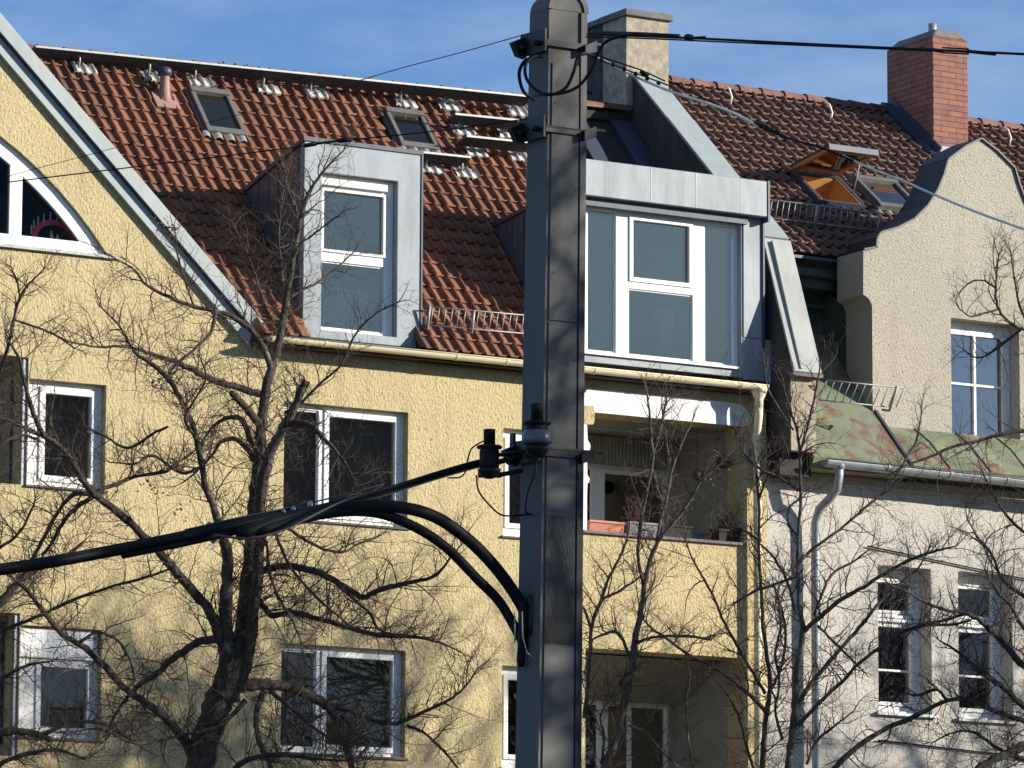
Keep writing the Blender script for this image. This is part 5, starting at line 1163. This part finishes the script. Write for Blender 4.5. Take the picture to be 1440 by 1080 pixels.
Ct = Tree(48.5, 23); Ct.dens = .68; Ct.ws = .78
Ct.trunk_down((1106, 1110), 22)
Ct.limb([(1106, 1110, 15), (1110, 1060, 13), (1117, 1010, 13), (1119, 960, 12), (1124, 920, 12), (1129, 885, 11), (1124, 850, 8), (1122, 800, 7), (1123, 750, 6), (1126, 700, 6), (1125, 650, 5), (1122, 612, 4), (1112, 578, 3), (1102, 545, 2)], .9, 55, 0)
Ct.limb([(1124, 640, 5), (1134, 605, 4), (1143, 570, 4), (1149, 540, 3), (1155, 505, 2)], 1, 45)
Ct.limb([(1116, 605, 3), (1096, 575, 3), (1080, 545, 2), (1075, 515, 2)], 1, 40)
Ct.limb([(1130, 888, 9), (1148, 872, 9), (1180, 845, 8), (1215, 825, 7), (1250, 803, 6), (1282, 786, 5), (1312, 776, 4), (1345, 768, 2)], 1.1, 55, -.6)
Ct.limb([(1119, 1000, 10), (1138, 965, 8), (1165, 932, 8), (1190, 903, 7), (1212, 878, 7), (1236, 848, 6), (1262, 824, 5), (1290, 800, 3), (1305, 775, 2)], 1.1, 55, .6)
Ct.limb([(1122, 1020, 9), (1155, 985, 7), (1185, 958, 7), (1205, 935, 6), (1235, 912, 6), (1262, 893, 5), (1300, 880, 5), (1340, 878, 4), (1365, 872, 3)], 1.1, 55, -1)
Ct.limb([(1124, 790, 6), (1145, 770, 6), (1180, 745, 5), (1215, 715, 5), (1245, 690, 4), (1268, 655, 3), (1288, 620, 3), (1296, 580, 2)], 1.1, 55, .8)
Ct.limb([(1124, 755, 5), (1110, 740, 4), (1110, 715, 4), (1125, 700, 3)], .7, 35)
Ct.limb([(1122, 810, 5), (1095, 820, 4), (1060, 832, 4), (1030, 850, 3)], 1.2, 50)
Ct.limb([(1123, 690, 4), (1098, 672, 4), (1070, 660, 4), (1048, 640, 3), (1035, 615, 2)], 1.1, 45)
Ct.limb([(1118, 860, 5), (1108, 820, 5), (1092, 790, 4), (1075, 770, 3), (1060, 760, 2)], 1.2, 50)
Ct.limb([(1145, 865, 5), (1158, 830, 5), (1172, 805, 4), (1200, 790, 3), (1225, 770, 2)], 1.1, 55)
Ct.limb([(1150, 880, 4), (1175, 905, 4), (1198, 928, 3), (1215, 945, 2)], 1, 45)
Ct.limb([(1100, 1040, 6), (1090, 1000, 5), (1096, 960, 5), (1090, 920, 4), (1098, 880, 4), (1095, 840, 3)], 1.2, 50)
Ct.limb([(1134, 1075, 4), (1150, 1040, 4), (1175, 1020, 3), (1200, 1000, 2)], 1.2, 50)
Ct.finish('street_tree', 'bare tree standing before the two downpipes, its limbs fanning right over the beige wall', bark_='barkp')

E_ = Tree(50.5, 31); E_.dens = .65; E_.ws = .8
E_.trunk_down((1070, 1110), 13)
E_.limb([(1070, 1110, 11), (1074, 1050, 10), (1078, 1000, 9), (1083, 965, 8), (1078, 920, 7), (1072, 870, 6), (1070, 820, 6), (1067, 770, 5), (1068, 720, 5), (1064, 670, 4), (1060, 630, 3), (1052, 600, 2)], 1, 50, 0)
E_.limb([(1080, 1005, 8), (1062, 985, 7), (1032, 958, 6), (1000, 936, 6), (965, 918, 5), (938, 898, 4), (915, 882, 3), (900, 865, 2)], 1.1, 50, -.6)
E_.limb([(1076, 975, 7), (1055, 940, 6), (1035, 905, 6), (1018, 875, 5), (1006, 845, 5), (990, 815, 4), (976, 790, 3), (965, 765, 2)], 1.3, 55, .6)
E_.limb([(1082, 975, 5), (1098, 940, 5), (1105, 900, 4), (1100, 860, 4), (1088, 825, 3)], 1.2, 50)
E_.limb([(1062, 1090, 5), (1050, 1050, 4), (1040, 1010, 4), (1025, 980, 3), (1010, 960, 2)], 1.2, 50)
E_.limb([(1067, 760, 4), (1045, 745, 4), (1020, 740, 3), (1000, 745, 2)], 1.3, 45)
E_.limb([(1068, 700, 4), (1080, 670, 3), (1095, 655, 3), (1108, 640, 2)], 1.3, 45)
E_.finish('street_tree', 'thin bare tree right of the lower loggia with a limb slanting up left', tips_='twigr')

Dt = Tree(48.0, 43); Dt.dens = .8; Dt.ws = .9
Dt.trunk_down((1560, 1110), 40)
Dt.limb([(1560, 1110, 38), (1552, 1000, 34), (1545, 900, 30), (1540, 800, 26), (1545, 700, 22), (1550, 600, 18), (1560, 480, 12), (1570, 360, 6)], .3, 40, 0)
Dt.limb([(1555, 1090, 16), (1500, 1030, 14), (1440, 992, 10), (1412, 968, 9), (1385, 948, 8), (1362, 930, 6), (1345, 915, 4), (1320, 900, 2)], 1.1, 55, -.5)
Dt.limb([(1550, 1000, 16), (1500, 965, 14), (1442, 937, 12), (1420, 915, 10), (1400, 893, 9), (1378, 873, 8), (1358, 862, 6), (1330, 858, 5), (1300, 846, 4), (1270, 830, 3), (1250, 822, 2)], 1.2, 60, -1)
Dt.limb([(1560, 1100, 18), (1500, 1035, 18), (1445, 1048, 16), (1415, 1060, 14), (1385, 1075, 12), (1360, 1092, 11)], 1, 60, -.4)
Dt.limb([(1358, 862, 5), (1330, 872, 5), (1300, 878, 5), (1270, 888, 4), (1250, 900, 3)], 1.1, 50)
Dt.limb([(1160, 1092, 9), (1200, 1055, 9), (1240, 1028, 8), (1285, 1008, 8), (1332, 985, 7), (1362, 985, 7), (1400, 1000, 8), (1445, 1016, 9), (1500, 1040, 11), (1556, 1085, 14)][::-1], 1.0, 55, -.3)
Dt.limb([(1332, 985, 6), (1318, 970, 5), (1290, 978, 4), (1270, 975, 3), (1250, 985, 2)], 1.1, 50)
Dt.limb([(1545, 640, 10), (1500, 610, 9), (1442, 606, 7), (1405, 611, 6), (1375, 620, 5), (1340, 628, 5), (1310, 642, 4), (1280, 652, 3), (1255, 665, 2)], 1.0, 50, -.5)
Dt.limb([(1545, 520, 8), (1490, 490, 6), (1445, 466, 5), (1422, 455, 5), (1405, 436, 4), (1400, 410, 4), (1402, 382, 3), (1404, 358, 2)], 1.1, 45, -.5)
Dt.limb([(1436, 463, 4), (1412, 482, 4), (1390, 498, 3), (1372, 503, 2.5), (1355, 492, 2)], 1.2, 40)
Dt.limb([(1404, 435, 3), (1385, 440, 3), (1365, 445, 2), (1350, 435, 2)], .9, 35)
Dt.limb([(1400, 405, 3), (1385, 395, 2.5), (1368, 395, 2), (1355, 405, 2)], .9, 35)
Dt.limb([(1545, 560, 6), (1480, 500, 5), (1440, 445, 4), (1428, 400, 3), (1422, 360, 2)], 1.1, 40)
Dt.limb([(1545, 900, 12), (1490, 860, 9), (1440, 838, 7), (1410, 815, 5), (1395, 780, 4), (1375, 755, 3), (1360, 730, 2)], 1.2, 55)
Dt.limb([(1545, 800, 10), (1490, 770, 7), (1440, 748, 5), (1412, 720, 4), (1395, 690, 3), (1380, 660, 2)], 1.0, 50)
Dt.limb([(1552, 1060, 10), (1490, 1075, 8), (1440, 1070, 7), (1400, 1050, 6), (1370, 1030, 5), (1340, 1030, 3), (1310, 1045, 2)], 1.5, 60)
Dt.limb([(1552, 980, 10), (1490, 925, 8), (1445, 890, 6), (1420, 850, 5), (1400, 830, 4), (1385, 800, 3)], 1.3, 55)
Dt.finish('street_tree', 'bare tree reaching into the picture from the right edge over the beige house')

Ft = Tree(49.5, 57)
Ft.trunk_down((-110, 1110), 30)
Ft.limb([(-110, 1110, 30), (-105, 950, 27), (-95, 800, 24), (-90, 650, 18), (-85, 500, 12), (-80, 380, 6)], .3, 40, 0)
Ft.limb([(-104, 930, 16), (-50, 890, 14), (5, 842, 13), (28, 816, 12), (50, 800, 11), (72, 788, 9), (95, 780, 6), (120, 760, 4)], 1.0, 55, .5)
Ft.limb([(-106, 1080, 12), (-50, 1040, 11), (0, 1030, 11), (40, 1030, 10), (72, 1040, 9)], 1, 50, .3)
Ft.limb([(60, 1034, 7), (85, 1022, 6), (110, 1015, 6), (145, 1018, 5), (175, 1035, 4), (200, 1050, 3)], 1.2, 50)
Ft.limb([(-104, 950, 10), (-50, 920, 8), (0, 889, 6), (55, 866, 5), (100, 845, 5), (160, 824, 4), (205, 812, 4), (240, 800, 3)], 1.0, 50, -.3)
Ft.limb([(-95, 700, 8), (-40, 600, 6), (0, 520, 5), (15, 472, 5), (20, 446, 4), (30, 414, 4), (45, 395, 3), (62, 378, 2)], .9, 45, -.5)
Ft.limb([(28, 420, 3), (24, 395, 2.5), (15, 375, 2)], 1, 35)
Ft.limb([(20, 450, 3), (45, 458, 3), (75, 470, 3), (105, 490, 2)], 1, 45)
Ft.limb([(-90, 700, 8), (-40, 660, 7), (0, 625, 5), (30, 612, 4), (60, 622, 3)], 1, 50)
Ft.limb([(-100, 850, 9), (-50, 790, 7), (0, 770, 5), (30, 745, 4), (45, 715, 3), (50, 700, 2)], 1.1, 50)
Ft.limb([(-100, 1000, 9), (-40, 980, 7), (10, 950, 5), (40, 935, 4), (70, 930, 3)], 1.0, 50)
Ft.limb([(-105, 1090, 9), (-30, 1085, 8), (30, 1062, 6), (80, 1055, 5), (120, 1068, 4)], 1.2, 50)
Ft.finish('street_tree', 'bare tree whose branches enter from the left edge before the left loggias')
print('twigs', A.ntw, B.ntw, Ct.ntw, Dt.ntw, Ft.ntw, 'verts', sum(len(t.tips.v) for t in (A, B, Ct, E_, Dt, Ft)))

# a grown street tree to the right of the camera's view; it dapples the mast
def grown(name, label, base, h, seed, r0=.16):
    rng = random.Random(seed); big = MB(); tw = MB()
    def br(p, d, ln, r, lev):
        n = 5; pts = [p]; 
        for i in range(n): d = (d+Vector((rng.gauss(0, .13), rng.gauss(0, .13), rng.gauss(.04, .1)))).normalized(); p = p+d*ln/n; pts.append(p)
        (big if lev < 3 else tw).tube(pts, [max(.006, r*(1-.45*i/n)) for i in range(n+1)], 8 if lev < 2 else 4, cap=False)
        if lev >= 4: return
        for i in range(2, n+1):
            for _ in range(2 if lev > 1 else 3):
                if rng.random() < .74:
                    u = d.orthogonal().normalized(); v = d.cross(u); a = rng.uniform(0, 6.28); br(pts[i], (d*.75+(u*math.cos(a)+v*math.sin(a))*.75+Vector((0, 0, .12))).normalized(), ln*rng.uniform(.5, .72), r*.5, lev+1)
    b = Vector(base); br(b, Vector((0, 0, 1)), h*.42, r0, 0)
    T = thing(name, label, 'tree', base); big.build('trunk', 'bark', T); tw.build('twigs', 'twig', T); return T
mp_ = atD(780, 540, DP); sh = Vector((SUN.x, SUN.y, 0)).normalized()
bp = Vector((mp_.x, mp_.y, 0))+sh*12.5
grown('street_tree', 'tall bare street tree standing beside the mast on the sunny side', (bp.x, bp.y, 0), 15.5, 5, .2)

def opposite(x, y, rz, src):
    t = src.copy(); COL.objects.link(t); t.location = (x, y, 0); t.rotation_euler.z = rz
    for ch in src.children: c = ch.copy(); COL.objects.link(c); c.parent = t
    return t
src = bpy.data.objects['street_tree.005'] if False else [o for o in bpy.data.objects if o.get('label', '').startswith('tall bare street tree')][0]
o1 = opposite(23, -38, 1.1, src); o1['label'] = 'bare tree on the far side of the street, mirrored in the yellow house windows'
o3 = opposite(10.6, -8.0, .4, src); o3['label'] = 'bare pavement tree right of the view whose soft shadow falls on the yellow wall'
o4 = opposite(18.5, -9.3, 3.7, src); o4['label'] = 'bare tree at the far end of the pavement shading the beige house'
o2 = opposite(31.5, -36, 2.6, src); o2['label'] = 'bare tree across the street, mirrored in the narrow beige house windows'
# house row added out of view, sized and toned for the window reflections
OH = thing('apartment_house', 'long grey apartment house added unseen across the street for the window reflections', 'building', (45, -82, 0))
M['ogrey'] = simple('opposite_render', (.80, .80, .78), .9, 0, .15, .5)
hl = []
for i in range(20):
    for j in range(5): hl.append(rect(8+i*4.2, 9.4+i*4.2, 1.2+j*3.9, 3.2+j*3.9))
MB().prism(rect(5, 92, 0, 21), 'y', -82.3, -82, holes=hl).build('wall', 'ogrey', OH)
MB().box(5, 92, -94, -82.5, 0, 20.9).build('rear_block', 'roomd', OH)
m = MB(); m.prism([(-81.4, 21), (-81.4, 21.3), (-88, 25.6), (-94.6, 21.3), (-94.6, 21)], 'x', 4.6, 92.4); m.build('roof', 'tileb', OH)
m = MB()
for a in hl: m.box(a[0][0], a[1][0], -82.45, -82.40, a[0][1], a[2][1])
m.build('window_row', 'glassb', OH)
